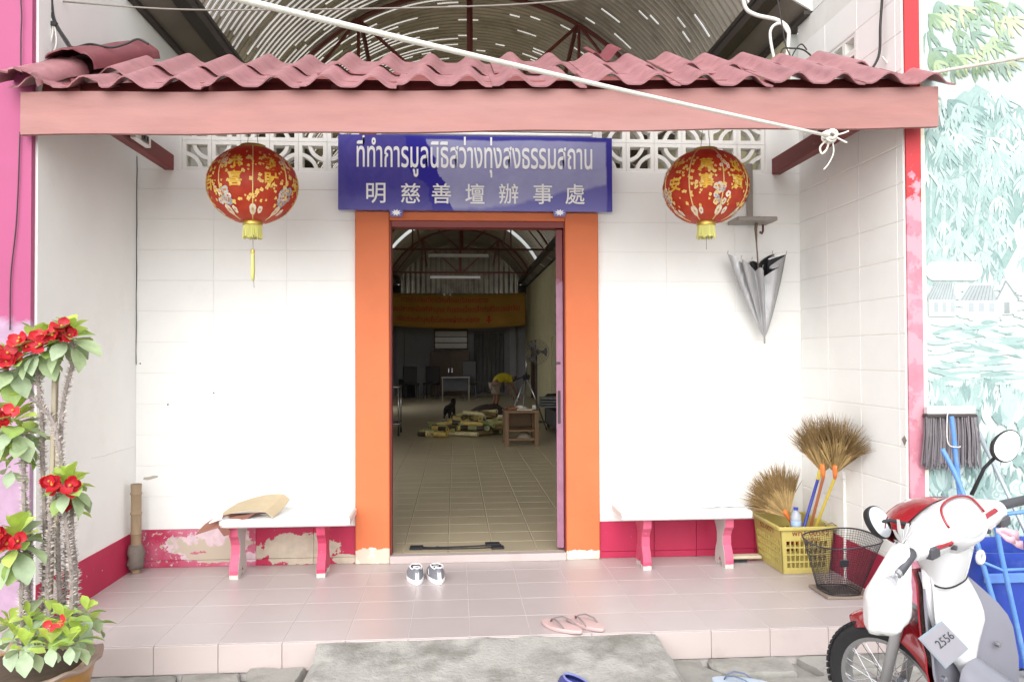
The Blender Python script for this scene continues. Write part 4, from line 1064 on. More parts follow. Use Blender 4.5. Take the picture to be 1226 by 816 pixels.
M_straw = COLMAT('straw', .75, .16, 40)
M_orp = MAT('orange_plastic', rgb(216, 120, 56), .4, .08); M_blp = MAT('blue_plastic', rgb(52, 66, 168), .35, .08); M_yep = MAT('yellow_tube', rgb(222, 200, 90), .35, .06)
M_brn = MAT('terracotta_tube', rgb(186, 116, 82), .4, .1)
def broom(base, up, wide, L, spread, pole, label, seed, pmat, pole2=None):
    """fan of grass blades from base; up and wide are unit vectors of the fan's plane"""
    r = random.Random(seed); U, W_ = Vector(up).normalized(), Vector(wide).normalized(); Nn = U.cross(W_).normalized(); B0 = Vector(base)
    B = thing('grass_broom', label, 'broom', tuple(base), (0, 0, 0), 'grass brooms in the crate'); o_ = tuple(base)
    b = MB()
    for k in range(900):
        t_ = r.uniform(-1, 1); a = spread*t_; ln = L*(1-.26*abs(t_)**2.2)*r.uniform(.72, 1.0)
        d = (U*math.cos(a)+W_*math.sin(a)); dev = Nn*r.uniform(-.020, .020)
        p0 = B0+W_*t_*.022+Nn*r.uniform(-.008, .008); curl = W_*r.uniform(-.05, .05)+Nn*r.uniform(-.03, .03)-U*r.uniform(0, .02)
        p1 = p0+d*ln*.55+dev; p2 = p0+d*ln+dev*1.6+curl; s_ = d.cross(Nn).normalized()*r.uniform(.0014, .0032)
        if r.random() < .5: s_ = (s_+Nn*.003)
        g0 = r.uniform(.75, 1.15); c0 = mul(rgb(176, 148, 98), g0); c1 = mul(rgb(150, 122, 78), g0*.9)
        b.add([p0-s_*.6, p0+s_*.6, p1+s_, p1-s_, p2+s_*.15, p2-s_*.15], [(0, 1, 2, 3)], c0); n = len(b.v)
        b.f.append((n-3, n-4, n-2, n-1) if False else (n-4+1, n-4, n-2, n-1)); b.c.append(c1)
    bo = b.build('bristles', M_straw, B, org=o_); bo['kind'] = 'stuff'
    b = MB(); b.ring([tuple(B0+U*.035), tuple(B0+U*.01), tuple(B0-U*.02), tuple(B0-U*.05)], [.022, .024, .018, .012], 12, flat=.7); b.build('socket', M_orp, B, smooth=True, org=o_)
    b = MB(); b.ring([tuple(B0-U*.045), tuple(pole)], .0095, 10); b.build('handle', pmat, B, smooth=40, org=o_)
    if pole2: q = Vector(pole); e_ = B0.lerp(q, .35); b = MB(); b.ring([tuple(B0-U*.04), tuple(e_)], .0102, 10); b.build('sleeve', pole2, B, smooth=40, org=o_)
    return B
pA, pB = at(985, 562, x=2.20), at(1000, 563, x=2.24)
broom(pA, (-.02, .10, 1), (.5, -.86, .0), .35, .80, at(970, 632, y=-.36), 'tall grass broom with terracotta handle, its fan behind the yellow-handled one', 1, M_brn)
broom(pB, (.03, -.10, 1), (.42, -.9, -.1), .36, .82, at(976, 632, y=-.42), 'tall grass broom with yellow handle standing in the crate', 2, M_yep)
pC = at(942, 616, y=-.30)
broom(pC, (-.45, .18, .85), (.85, .1, .5), .34, .80, (pC[0]+.11, -.22, .12), 'short grass broom drooping over the bench end of the crate', 3, M_orp)
sq = thing('squeegee_pole', 'blue plastic pole with yellow collar standing in the crate', 'pole', tuple(at(963, 628, y=-.36))); o_ = tuple(at(963, 628, y=-.36))
b = MB(); q0, q1 = at(962, 632, y=-.36), at(979, 574, y=-.30); b.ring([q0, q1], .010, 10); b.build('pole', M_blp, sq, smooth=40, org=o_)
q2 = at(982, 562, y=-.29); b = MB(); b.ring([q1, q2], .0125, 10); b.build('collar', M_yep, sq, smooth=40, org=o_)
t = NT('clear_plastic'); t.col((.75, .82, .92)); t.b.inputs['Roughness'].default_value = .08; t.b.inputs['Transmission Weight'].default_value = .6; M_clear = t.m
bt_ = thing('water_bottle', 'clear plastic water bottle with blue cap in the crate', 'bottle', tuple(at(953, 620, y=-.42))); o_ = tuple(at(953, 620, y=-.42))
pc = at(953, 626, y=-.42)
b = MB(); b.lathe([(.0, -.10), (.03, -.10), (.032, -.06), (.030, -.02), (.032, .02), (.031, .045), (.022, .068), (.012, .08), (.012, .088)], 18, tuple(pc)); b.build('body', M_clear, bt_, smooth=35, org=o_)
b = MB(); b.lathe([(.014, .084), (.014, .10), (.0, .101)], 14, tuple(pc)); b.build('cap', M_blp, bt_, smooth=35, org=o_)
b = MB(); b.lathe([(.0325, -.035), (.0325, .018)], 18, tuple(pc)); b.build('label_band', MAT('blue_label', rgb(150, 176, 220), .4, .2, 60), bt_, smooth=True, org=o_)

# ---------------------------------------------------------------- wire basket on a board
kb = thing('wire_basket', 'black wire mesh bicycle basket standing beside the yellow crate', 'basket', (2.16, -.90, .02)); KO = (2.16, -.90, .02)
M_wire = MAT('black_wire', rgb(52, 52, 58), .4, .15, metal=.4)
def kpt(a, v):      # a angle, v 0 bottom..1 rim : rounded box cross-section
    w_, d_ = .10+.08*v, .115+.105*v
    c_, s_ = math.cos(a), math.sin(a); n_ = 3.2
    r = (abs(c_)**n_+abs(s_)**n_)**(-1/n_)
    return (2.165+w_*r*c_+.012*v, -.915+d_*r*s_-.02*v, .022+.27*v+.05*v*(.5+.5*c_*.9))
b = MB(); na = 80
for k in range(na):
    a = 2*math.pi*k/na; b.ring([kpt(a, v/5) for v in range(6)], .0011, 3, cap=False)
for j in range(1, 24): b.ring([kpt(2*math.pi*k/40, j/24) for k in range(40)], .0011, 3, close=True)
for k in range(-7, 8):
    for s_ in (0, 1):
        u = k/8; q = []
        for m_ in range(-6, 7):
            v = m_/6.4; q.append((2.165+(u if s_ else v)*.088, -.915+(v if s_ else u)*.092, .0225))
        b.ring(q, .0011, 3, cap=False)
mo = b.build('mesh', M_wire, kb, org=KO); mo['kind'] = 'stuff'
b = MB(); b.ring([kpt(2*math.pi*k/56, 1.0) for k in range(56)], .0045, 8, close=True); b.build('rim', M_wire, kb, smooth=True, org=KO)
b = MB(); b.ring([kpt(2*math.pi*k/56, 0.0) for k in range(56)], .0035, 6, close=True); b.build('base_ring', M_wire, kb, smooth=True, org=KO)
b = MB(); b.cbox(2.14, 2.19, -1.0, -.985, .17, .21, .003); b.build('clip', M_wire, kb, org=KO)
b = MB(); b.cbox(2.05, 2.32, -1.03, -.78, .001, .018, .003); bd = b.build('board', MAT('dusty_board', rgb(138, 124, 112), .85, .15, 9, .2, 50)); tag(bd, 'flat brown board lying under the wire basket', 'board')
b = MB(); b.ring([(XR-.012, -.62, .0), (XR-.012, -.62, .60)], .009, 10); b.ring([(XR-.012, -.62, .60), (XR-.012, -.60, .64)], .014, 10)
pv = b.build('drain_pipe', M_enam, smooth=40); tag(pv, 'thin white pipe on the side wall above the wire basket', 'pipe')

# ---------------------------------------------------------------- shoes on the porch
def sole_outline(L, w_, n=28):
    pts = []
    for k in range(n):
        a = 2*math.pi*k/n; y = L/2*math.cos(a); s_ = math.sin(a)
        tt = (y/L+.5); wd = w_*(.40+.12*math.sin(math.pi*tt)+.10*(tt-.35)*1.2); pts.append((s_*wd*(abs(s_)**-.15 if abs(s_) > .05 else 1)-.006*math.sin(math.pi*tt), y))
    return pts
M_grey = MAT('grey_mesh_fabric', rgb(126, 128, 136), .8, .15, 60, .3, 200); M_dkin = MAT('dark_lining', rgb(44, 42, 48), .9, .2)
def sneaker(loc, rz, mirror, label):
    S = thing('sneaker', label, 'shoe', loc, (0, 0, rz), 'pair of sneakers')
    o = sole_outline(.275, .098); n = len(o)
    b = MB(); rows = [[(x*k_*mirror, y*k_, z) for x, y in o] for z, k_ in ((0.0, .95), (.004, 1.0), (.024, 1.0), (.028, .97))]
    b.grid(rows, closeu=True); b.add([(x*.95*mirror, y*.95, 0) for x, y in o], [tuple(range(n))]); b.add([(x*.97*mirror, y*.97, .028) for x, y in o], [tuple(range(n))]); b.build('sole', M_white, S, smooth=45)
    b = MB(); rows = []
    for z, kx, ky, sh in ((.026, .96, .97, 0), (.045, .97, .96, 0), (.062, .86, .90, -.004), (.078, .74, .80, -.018), (.088, .66, .62, -.046)):
        row = []
        for x, y in o:
            yy = y*ky+sh; f_ = max(0, (yy-.02)/.14); zz = z-(max(0, z-.045)*.78)*min(1, f_)
            row.append((x*kx*mirror, yy, zz+(.012 if y < -.10 and z > .08 else 0)))
        rows.append(row)
    b.grid(rows, closeu=True); b.build('upper', M_grey, S, smooth=True)
    top = rows[-1]; b = MB(); b.grid([top, [(x*.82, (y+.052)*.84-.052, z-.006) for x, y, z in top], [(x*.72, (y+.052)*.72-.052, z-.05) for x, y, z in top]], closeu=True)
    b.add([(x*.72, (y+.052)*.72-.052, z-.05) for x, y, z in top], [tuple(range(n))]); b.build('lining', M_dkin, S, smooth=True)
    b = MB(); b.ring([(x, y, z+.001) for x, y, z in top], .0050, 6, close=True); b.build('collar', M_white, S, smooth=True)
    for s_ in (-1, 1):
        b = MB(); b.sheet([[(s_*.044, -.03+.012*k, .040+.0*k) for k in range(2)], [(s_*.041, .00+.012*k, .066) for k in range(2)]], (s_*.002, 0, 0)); b.build('stripe', M_white, S)
    b = MB(); b.sheet([[(-.010, -.1365, .03), (.010, -.1365, .03)], [(-.009, -.118, .085), (.009, -.118, .085)]], (0, -.003, 0)); b.build('heel_tab', M_white, S)
    b = MB(); b.sheet([[(-.022, -.005, .083), (.022, -.005, .083)], [(-.022, .035, .076), (.022, .035, .076)], [(-.02, .06, .064), (.02, .06, .064)]], .004); b.build('tongue', M_white, S)
sneaker((-.243, -.42, 0), .10, 1, 'grey and white sneaker standing straight, heel out, before the sill'); sneaker((-.128, -.425, 0), .22, -1, 'grey and white sneaker turned slightly towards its mate before the sill')
def flipflop(loc, rot, mats, label, group=None, mirror=1, L=.255):
    F = thing('flip_flop', label, 'sandal', loc, rot, group)
    o = sole_outline(L, .095); n = len(o); b = MB()
    rows = [[(x*k_*mirror, y*k_, z+.004*max(0, -y/L)) for x, y in o] for z, k_ in ((0, .97), (.003, 1.0), (.015, 1.0), (.018, .985))]
    b.grid(rows, closeu=True); b.add([(x*.97*mirror, y*.97, 0) for x, y in o], [tuple(range(n))]); b.add([(x*.985*mirror, y*.985, .018+.004*max(0, -y/L)) for x, y in o], [tuple(range(n))]); b.build('sole', mats[0], F, smooth=40)
    for s_ in (-1, 1):
        b = MB(); b.ring([(-.004*mirror, .072, .018), (s_*.010, .060, .036), (s_*.028, .025, .046), (s_*.040, -.02, .036), (s_*.041, -.05, .016)], [.004, .005, .0065, .006, .004], 8, flat=.5); b.build('strap', mats[1], F, smooth=True)
M_pkf = MAT('pale_pink_rubber', rgb(196, 168, 166), .6, .06); M_gys = MAT('grey_strap', rgb(120, 112, 112), .5, .1)
flipflop((.525, -1.375, .002), (0, 0, .72), (M_pkf, M_gys), 'dusty pink flip-flop with its heel over the ramp edge', 'pair of pink flip-flops', 1)
flipflop((.645, -1.345, .002), (0, 0, .62), (M_pkf, M_gys), 'dusty pink flip-flop wholly on the porch tiles', 'pair of pink flip-flops', -1)
flipflop((1.29, -1.77, -.142), (0, 0, 1.25), (MAT('pale_blue_rubber', rgb(176, 190, 206), .6, .06), MAT('blue_grey_strap', rgb(98, 112, 136), .5, .1)), 'single pale blue flip-flop lying on the drain slabs')
shoe = thing('clog', 'dark blue rubber clog standing on the concrete ramp', 'shoe', (.515, -1.935, -.10), (0, 0, .5))
b = MB(); o = sole_outline(.25, .095); rows = [[(x*k_, y*k2, z) for x, y in o] for z, k_, k2 in ((0, .95, .95), (.01, 1, 1), (.03, .98, .98), (.055, .8, .86), (.068, .62, .66))]
b.grid(rows, closeu=True); b.add([(x*.62, y*.66, .05) for x, y in o], [tuple(range(len(o)))]); b.build('body', MAT('navy_rubber', rgb(56, 60, 130), .45, .08), shoe, smooth=True)
b = MB(); b.ring([(x*.62, y*.66, .068) for x, y in o], .005, 6, close=True); b.build('rim', MAT('light_blue_rubber', rgb(120, 130, 190), .45, .08), shoe, smooth=True)
# black straps on the door sill
st = thing('black_strap', 'black cord and buckle strap lying across the hall threshold', 'strap', (.03, .10, HFZ)); o_ = (.03, .10, HFZ)
for k, (pts, r_) in enumerate((([(494, 655.5), (520, 656), (552, 655), (582, 653.5), (600, 652.5)], .005), ([(500, 657.5), (540, 657.5), (575, 656.5), (602, 655)], .0045))):
    b = MB(); b.ring([(q[0], q[1], HFZ+.006) for q in [at(x, y, z=HFZ) for x, y in pts]], r_, 6); b.build('cord', M_black, st, smooth=True, org=o_)
for (x0, y0, x1, y1, h) in ((490, 654, 507, 658.5, .016), (581, 650.5, 598, 654, .02), (588, 654, 603, 657.5, .016), (521, 654.5, 526, 657, .01)):
    q0, q1 = at(x0, y1, z=HFZ), at(x1, y0, z=HFZ); b = MB(); b.cbox(q0[0], q1[0], q0[1], max(q1[1], q0[1]+.02), HFZ+.001, HFZ+h*.8, .0045); b.xf(Matrix.Translation((0, 0, .0)) ); b.build('buckle', M_black, st, org=o_)

# ---------------------------------------------------------------- electrical socket, cables, rope
sk = thing('socket_box', 'white electrical socket box fixed to the red timber bracket', 'socket', tuple(at(170, 170, x=-1.82))); o_ = tuple(at(170, 170, x=-1.82))
b = MB(); yy = at(168, 170, x=-1.82)[1]; zz = 2.628
b.cbox(-1.829, -1.795, yy-.13, yy+.10, zz-.035, zz+.03, .004); b.build('box', M_enam, sk, org=o_)
b = MB(); b.cbox(-1.7945, -1.788, yy-.05, yy+.05, zz-.025, zz+.02, .003); b.build('face', MAT('grey_socket_face', rgb(96, 92, 86), .5, .2), sk, org=o_)
for k in (-1, 1):
    b = MB(); b.cbox(-1.788, -1.785, yy+k*.022-.008, yy+k*.022+.008, zz-.015, zz+.008, .001); b.build('slot', M_black, sk, org=o_)
M_cab = MAT('black_cable', rgb(40, 38, 38), .6, .1); M_wcab = MAT('white_cable', rgb(214, 212, 206), .5, .05); M_gcab = MAT('grey_cable', rgb(128, 124, 116), .6, .1)
def spline(P, n=8):
    P = [Vector(p) for p in P]; out = []
    for i in range(len(P)-1):
        p0, p1, p2, p3 = P[max(i-1, 0)], P[i], P[i+1], P[min(i+2, len(P)-1)]
        for k in range(n):
            t_ = k/n; out.append(.5*((2*p1)+(p2-p0)*t_+(2*p0-5*p1+4*p2-p3)*t_*t_+(3*p1-p0-3*p2+p3)*t_**3))
    return out+[P[-1]]
def cable(pts, r_, mat, label, cat='cable', n=8, grp=None, name='cable'):
    b = MB(); b.ring(spline(pts, n), r_, 6); o = b.build(name, mat, smooth=True); return tag(o, label, cat, grp)
Y = lambda y_: (lambda x, py: tuple(at(x, py, y=y_)))
f1 = Y(-1.12)
cable([f1(60, -40), f1(62, 0), f1(66, 25), f1(80, 48), f1(88, 57)]+[tuple(at(x, y, y=-.95)) for x, y in ((108, 53), (132, 57), (150, 53), (165, 47), (178, 53))], .006, M_cab, 'thick black cable running down the white wall onto the roof tiles')
cable([f1(57, -40), f1(58, 0), f1(64, 25), f1(78, 50), f1(84, 58)], .006, M_cab, 'short black cable strapped beside the thick one at the wall corner')
cable([f1(52, -40), f1(54, 0), f1(63, 28), f1(61, 50), f1(52, 72), f1(48, 82)], .005, M_wcab, 'white cable hanging at the corner of the pink house')
cable([f1(55, -40), f1(56, 0), f1(65, 30), f1(67, 55), f1(56, 74)], .0045, M_wcab, 'second white cable curling behind the roof tile end')
b = MB(); q = Vector(f1(65, 29)); b.cbox(q.x-.014, q.x+.014, q.y-.014, q.y+.014, q.z-.012, q.z+.012, .003); tag(b.build('cable_tie', M_cab), 'black tie binding the cables at the pink house corner', 'cable tie')
f2 = Y(-1.30)
cable([f2(25, -40), f2(25, 0), f2(26, 20), f2(25, 45), f2(25, 90)], .003, M_cab, 'thin black wire running down the pink wall above the roof')
f3 = Y(-1.296)
cable([f3(24, 158), f3(20, 260), f3(13, 330), f3(12, 395)], .003, M_cab, 'thin dark wire hanging down the pink wall below the fascia')
cable([tuple(at(x, y, y=-1.0)) for x, y in ((30, 2), (60, 1), (200, 11), (330, 12), (470, 10), (560, 8), (640, 4), (720, -4), (900, -30))], .0045, M_gcab, 'grey service wire sagging across under the barrel roof')
g1 = Y(-1.15)
cable([g1(1058, -40), g1(1056, 0), g1(1054, 30), g1(1053, 62), g1(1047, 78), g1(1038, 88)], .007, M_cab, 'black cable dropping down the right wall to the roof tiles')
cable([g1(1056, 68), g1(1064, 78), g1(1070, 88), g1(1070, 94)], .005, M_wcab, 'white cable loop beside the red wall end')
h1 = Y(-.3)
cable([h1(888, -20), h1(892, 8), h1(905, 18), h1(930, 24), h1(943, 34), h1(944, 50), h1(940, 85)], .013, M_wcab, 'grey white conduit bending down near the right wall', 'conduit')
cable([h1(930, 85), h1(922, 40), h1(934, 28), h1(944, 40)], .010, M_wcab, 'thin white conduit branch behind the bent conduit', 'conduit')
cable([tuple(at(x, y, y=-.6)) for x, y in ((933, 82), (936, 60), (948, 58), (962, 60), (975, 70), (990, 79), (1004, 84))], .005, M_cab, 'loose black cable lying on the roof tiles')
cable([tuple(at(x, y, y=-.6)) for x, y in ((944, 80), (950, 64), (959, 53), (966, 60))], .004, M_cab, 'small black cable loop standing above the tiles')
cable([tuple(at(x, y, y=-.6)) for x, y in ((931, 0), (936, 28), (941, 55), (948, 70))], .004, M_cab, 'thin dark wire hanging from the roof edge')
# rope
M_rope = MAT('white_rope', rgb(226, 222, 212), .8, .08, 60, .5, 300)
rp_ = thing('rope', 'white rope stretched from the timber bracket over the canopy front', 'rope', tuple(at(992, 164, y=-1.22))); o_ = tuple(at(992, 164, y=-1.22))
kn = Vector(at(994, 163, y=-1.47)); far = Vector(atd(350, 0, 1.95)); dirn = (far-kn)
b = MB(); pts = [kn+dirn*(k/14*1.9)+Vector((0, 0, -.03*math.sin(math.pi*min(1, k/14)))) for k in range(15)]
b.ring(pts, .0085, 8); b.build('line', M_rope, rp_, smooth=True, org=o_)
b = MB(); kr = random.Random(4); pts = []
for k in range(70):
    a = k*.62; pts.append(kn+Vector((.026*math.cos(a)*(1+.3*math.sin(k*.3)), .022*math.sin(a*.7), .024*math.sin(a)+.008*math.sin(k*.21))))
b.ring(spline(pts, 2), .006, 6); b.build('knot', M_rope, rp_, smooth=True, org=o_)
q = lambda x, y: tuple(at(x, y, y=-1.46))
b = MB(); b.ring(spline([q(990, 168), q(982, 176), q(984, 184), q(990, 178), q(993, 166)]), .005, 6); b.build('loop', M_rope, rp_, smooth=True, org=o_)
b = MB(); b.ring(spline([q(996, 166), q(998, 182), q(992, 196), q(986, 203)]), .0035, 6); b.build('tail', M_rope, rp_, smooth=True, org=o_)
b = MB(); b.ring(spline([q(998, 162), q(1008, 160), q(1016, 157)]), .0045, 6); b.ring(spline([q(1000, 164), q(1008, 168), q(1014, 171)]), .0045, 6); b.build('tail', M_rope, rp_, smooth=True, org=o_)
# ---------------------------------------------------------------- scooter
SCM = Matrix.Translation((1.653, -2.478, -.165)) @ Matrix.Rotation(.475, 4, 'Z') @ Matrix.Rotation(-.148, 4, 'Y')
sc_ = thing('motor_scooter', 'white and red motor scooter parked at the porch corner', 'scooter'); sc_.matrix_world = SCM
M_sw = MAT('white_scooter_paint', rgb(214, 214, 216), .22, .02, 5, coat=.6); M_sr = MAT('red_scooter_paint', rgb(150, 20, 34), .22, .05, 5, coat=.6)
M_sg = MAT('silver_grey_plastic', rgb(132, 132, 142), .32, .06, 5, coat=.2); M_rub = MAT('black_rubber', rgb(38, 38, 40), .7, .15, 30, .2, 120)
M_chr = MAT('polished_steel', rgb(190, 190, 194), .22, .08, metal=.9); M_mir = MAT('mirror_glass', rgb(220, 224, 226), .03, .01, metal=1.0); M_dg = MAT('dark_grey_plastic', rgb(72, 72, 78), .45, .1)
t = NT('dash_lens'); t.col((.50, .52, .54)); t.b.inputs['Roughness'].default_value = .06; t.b.inputs['Coat Weight'].default_value = 1; M_lens = t.m
M_forkm = MAT('silver_fork', rgb(178, 178, 180), .35, .05, metal=.3)
AX, AY, AZ, WR = 0, .01, .285, .262
def wheel(ay, az, parent, nsp=36):
    W_ = MB(); W_.lathe([(WR-.062, -.026), (WR-.03, -.038), (WR-.008, -.026), (WR, 0), (WR-.008, .026), (WR-.03, .038), (WR-.062, .026), (WR-.066, 0), (WR-.062, -.026)], 56, (0, ay, az), 'x', cap=False)
    wh = W_.build('wheel', M_rub, parent, smooth=True)
    # tread blocks
    b = MB()
    for k in range(60):
        a = 2*math.pi*k/60
        for s_ in (-1, 1):
            c_ = Vector((s_*.017, ay+(WR-.002)*math.cos(a+s_*.03), az+(WR-.002)*math.sin(a+s_*.03)))
            u_ = Vector((1, 0, 0)); v_ = Vector((0, -math.sin(a), math.cos(a))); w_ = Vector((0, math.cos(a), math.sin(a)))
            p = [c_+u_*i_*.013+v_*j_*.009+w_*k_*.005 for i_ in (-1, 1) for j_ in (-1, 1) for k_ in (-1, 1)]
            b.add(p, [(0,1,3,2),(4,6,7,5),(0,4,5,1),(2,3,7,6),(1,5,7,3),(0,2,6,4)])
    tb = b.build('tread', M_rub, wh); tb['kind'] = 'stuff'
    b = MB(); b.lathe([(WR-.078, -.022), (WR-.060, -.026), (WR-.056, -.020), (WR-.066, 0), (WR-.056, .020), (WR-.060, .026), (WR-.078, .022), (WR-.080, 0), (WR-.078, -.022)], 56, (0, ay, az), 'x', cap=False); b.build('rim', M_chr, wh, smooth=35)
    b = MB(); b.lathe([(.012, -.065), (.016, -.05), (.045, -.045), (.048, -.02), (.03, -.015), (.03, .015), (.048, .02), (.045, .045), (.016, .05), (.012, .065)], 20, (0, ay, az), 'x'); b.build('hub', M_chr, wh, smooth=35)
    b = MB()
    for k in range(nsp):
        a = 2*math.pi*k/nsp; s_ = 1 if k % 2 else -1; off = .28*(1 if (k//2) % 2 else -1)
        b.ring([(s_*.03, ay+.045*math.cos(a+off*3), az+.045*math.sin(a+off*3)), (s_*.008, ay+(WR-.075)*math.cos(a), az+(WR-.075)*math.sin(a))], .0016, 4)
    so_ = b.build('spokes', M_chr, wh); so_['kind'] = 'stuff'
    return wh
wheel(AY, AZ, sc_); wheel(-1.17, AZ, sc_)
for s_ in (-1, 1):
    b = MB(); b.ring([(s_*.068, AY-.0, AZ), (s_*.068, AY-.10, AZ+.30), (s_*.055, AY-.16, .66)], [.018, .02, .024], 10); b.build('fork', M_forkm, sc_, smooth=True)
# front mudguard
b = MB(); rows = []
for i in range(21):
    a = math.radians(58+112*i/20); r = .288+.022*math.sin(math.pi*min(1, i/14)); tw = .062*min(1, .30+i/5)
    row = []
    for k in range(9):
        u = -1+2*k/8; row.append((tw*u, AY+(r-.05*abs(u)**2.2)*math.cos(a), AZ+(r-.05*abs(u)**2.2)*math.sin(a)))
    rows.append(row)
b.sheet(rows, (0, .0, -.005)); b.build('front_mudguard', M_sr, sc_, smooth=50)
# leg shield
def shield(z, u, off=0.0):
    zs = [.26, .34, .44, .54, .62, .69, .75, .81]; ws = [.15, .20, .232, .236, .205, .155, .105, .085]
    w_ = float(np.interp(z, zs, ws)); yc = -.205-.13*(.80-z)+.05*max(0, .45-z)
    return (w_*u, yc+off-.085*abs(u)**2.0*min(1, (.82-z)/.25), z+.05*abs(u)**2*(z > .5)*.3)
def shield_rows(u0, u1, z0, z1, off, n=14, m_=12): return [[shield(z0+(z1-z0)*j/m_, u0+(u1-u0)*i/n, off) for i in range(n+1)] for j in range(m_+1)]
b = MB(); b.sheet(shield_rows(-1.03, 1.03, .26, .80, .035), (0, -.006, 0)); b.build('front_panel', M_sr, sc_, smooth=50)
b = MB(); b.sheet(shield_rows(-1, 1, .265, .795, .012), (0, -.008, 0)); b.build('leg_shield', M_sg, sc_, smooth=50)
# white tongue down the middle of the inner shield
b = MB(); rows = []
for j in range(15):
    t_ = j/14; z = .82-.40*t_; hw = .088+.045*math.sin(math.pi*min(1, t_*1.15))-.075*max(0, t_-.55)/.45; cx = .02*t_
    if j == 14: hw = .02
    row = []
    for i in range(11):
        u = -1+2*i/10; p = shield(z, (hw*u+cx)/.22); row.append((hw*u+cx, p[1]-.022-.030*(1-u*u)**.6, z))
    rows.append(row)
b.sheet(rows, (0, .012, 0)); b.build('inner_panel', M_sw, sc_, smooth=50)
# left upper white wing of inner cover
b = MB(); rows = []
for j in range(9):
    t_ = j/8; z = .80-.17*t_; row = []
    for i in range(9):
        u = -(i/8)*(.96-.1*t_); p = shield(z, u); row.append((p[0]*.97, p[1]-.024-.012*(1-abs(u)), p[2]+.004))
    rows.append(row)
b.sheet(rows, (0, .006, 0)); b.build('upper_cover', M_sw, sc_, smooth=50)
for u, z in ((-.55, .60), (.62, .66), (-.72, .50), (.70, .50)):
    p = shield(z, u); b = MB(); b.lathe([(.0, p[1]-.026), (.009, p[1]-.024), (.010, p[1]-.012)], 12, (p[0], 0, p[2]), 'y'); b.build('screw', M_chr, sc_, smooth=40)
# tax disc sleeve
SCI = SCM.inverted()
def scl(px, py, yl):
    o_ = SCI @ Vector(CAM); d_ = (SCI.to_3x3() @ Vector(ray(px, py))); return o_+d_*((yl-o_.y)/d_.y)
tq = [scl(x, y, -.322) for x, y in ((1100, 764), (1128, 743), (1160, 776), (1132, 800))]
b = MB(); b.sheet([[tq[0], tq[1]], [tq[3], tq[2]]], (0, .003, 0)); tx = b.build('tax_disc', MAT('pale_tax_disc', rgb(150, 164, 176), .3, .05, 30), sc_)
def tqp(u, v, d): return tq[0]*(1-u)*(1-v)+tq[1]*u*(1-v)+tq[2]*u*v+tq[3]*(1-u)*v+Vector((0, -d, 0))
b = MB(); b.sheet([[tqp(.03, .04, .001), tqp(.97, .04, .001)], [tqp(.03, .97, .001), tqp(.97, .97, .001)]], (0, .0008, 0)); b.build('paper', MAT('pink_grey_paper', rgb(158, 156, 164), .5, .05), tx)
vs_, fs = fit_text('2556', 0, 1, 0, 1); b = MB(); b.add([tqp(.30+.62*x, .52-.24*y, .003) for x, y in vs_], fs); b.build('lettering', M_dg, tx)
# steering column cover and handlebar cowl
b = MB(); rows = []
for z, hw, y0, y1 in ((.76, .082, -.20, -.285), (.80, .086, -.19, -.30), (.85, .096, -.17, -.315), (.90, .115, -.15, -.325), (.94, .14, -.13, -.33)):
    row = []
    for k in range(24):
        a = 2*math.pi*k/24; c_, s_ = math.cos(a), math.sin(a); n_ = 2.8; r = (abs(c_)**n_+abs(s_)**n_)**(-1/n_)
        row.append((hw*r*c_, (y0+y1)/2+(y0-y1)/2*r*s_, z))
    rows.append(row)
b.grid(rows, closeu=True); cvr = b.build('column_cover', M_sw, sc_, smooth=True)
b = MB(); b.ring([(x*1.02, (y+.245)*1.02-.245, z+.016-.03*max(0, -(y+.245)/.045)*.6) for x, y, z in rows[0]], .0035, 6, close=True); b.build('seam', M_rub, cvr, smooth=True)
b = MB(); rows = []
for i in range(25):
    x = -.255+.51*i/24; q = abs(x)/.255; ry = .036+.050*(1-q**1.9); rz = .036+.040*(1-q**1.8); cz = .958-.008*q; cy_ = -.252-.04*q
    row = []
    for k in range(20):
        a = 2*math.pi*k/20; row.append((x, cy_+ry*math.cos(a), cz+rz*math.sin(a)))
    rows.append(row)
b.grid(rows, closeu=True); b.add(rows[0], [tuple(range(20))]); b.add(rows[-1], [tuple(range(20))[::-1]]); b.build('handlebar_cowl', M_sw, sc_, smooth=60)
# red front cowl
b = MB(); rows = []
for i in range(17):
    x = -.20+.40*i/16; q = abs(x)/.20; ry = .05+.10*(1-q**2); rz = .022+.046*(1-q**1.8); row = []
    for k in range(13):
        a = math.radians(-70+165*k/12); row.append((x, -.215+ry*math.cos(a), .962+rz*math.sin(a)*1.10))
    rows.append(row)
b.sheet(rows, (0, -.006, 0)); b.build('front_cowl', M_sr, sc_, smooth=60)
b = MB(); b.lathe([(0, .075), (.05, .068), (.075, .045), (.078, .02)], 22, (0, -.165, .95), 'y'); b.build('headlamp', M_lens, sc_, smooth=True)
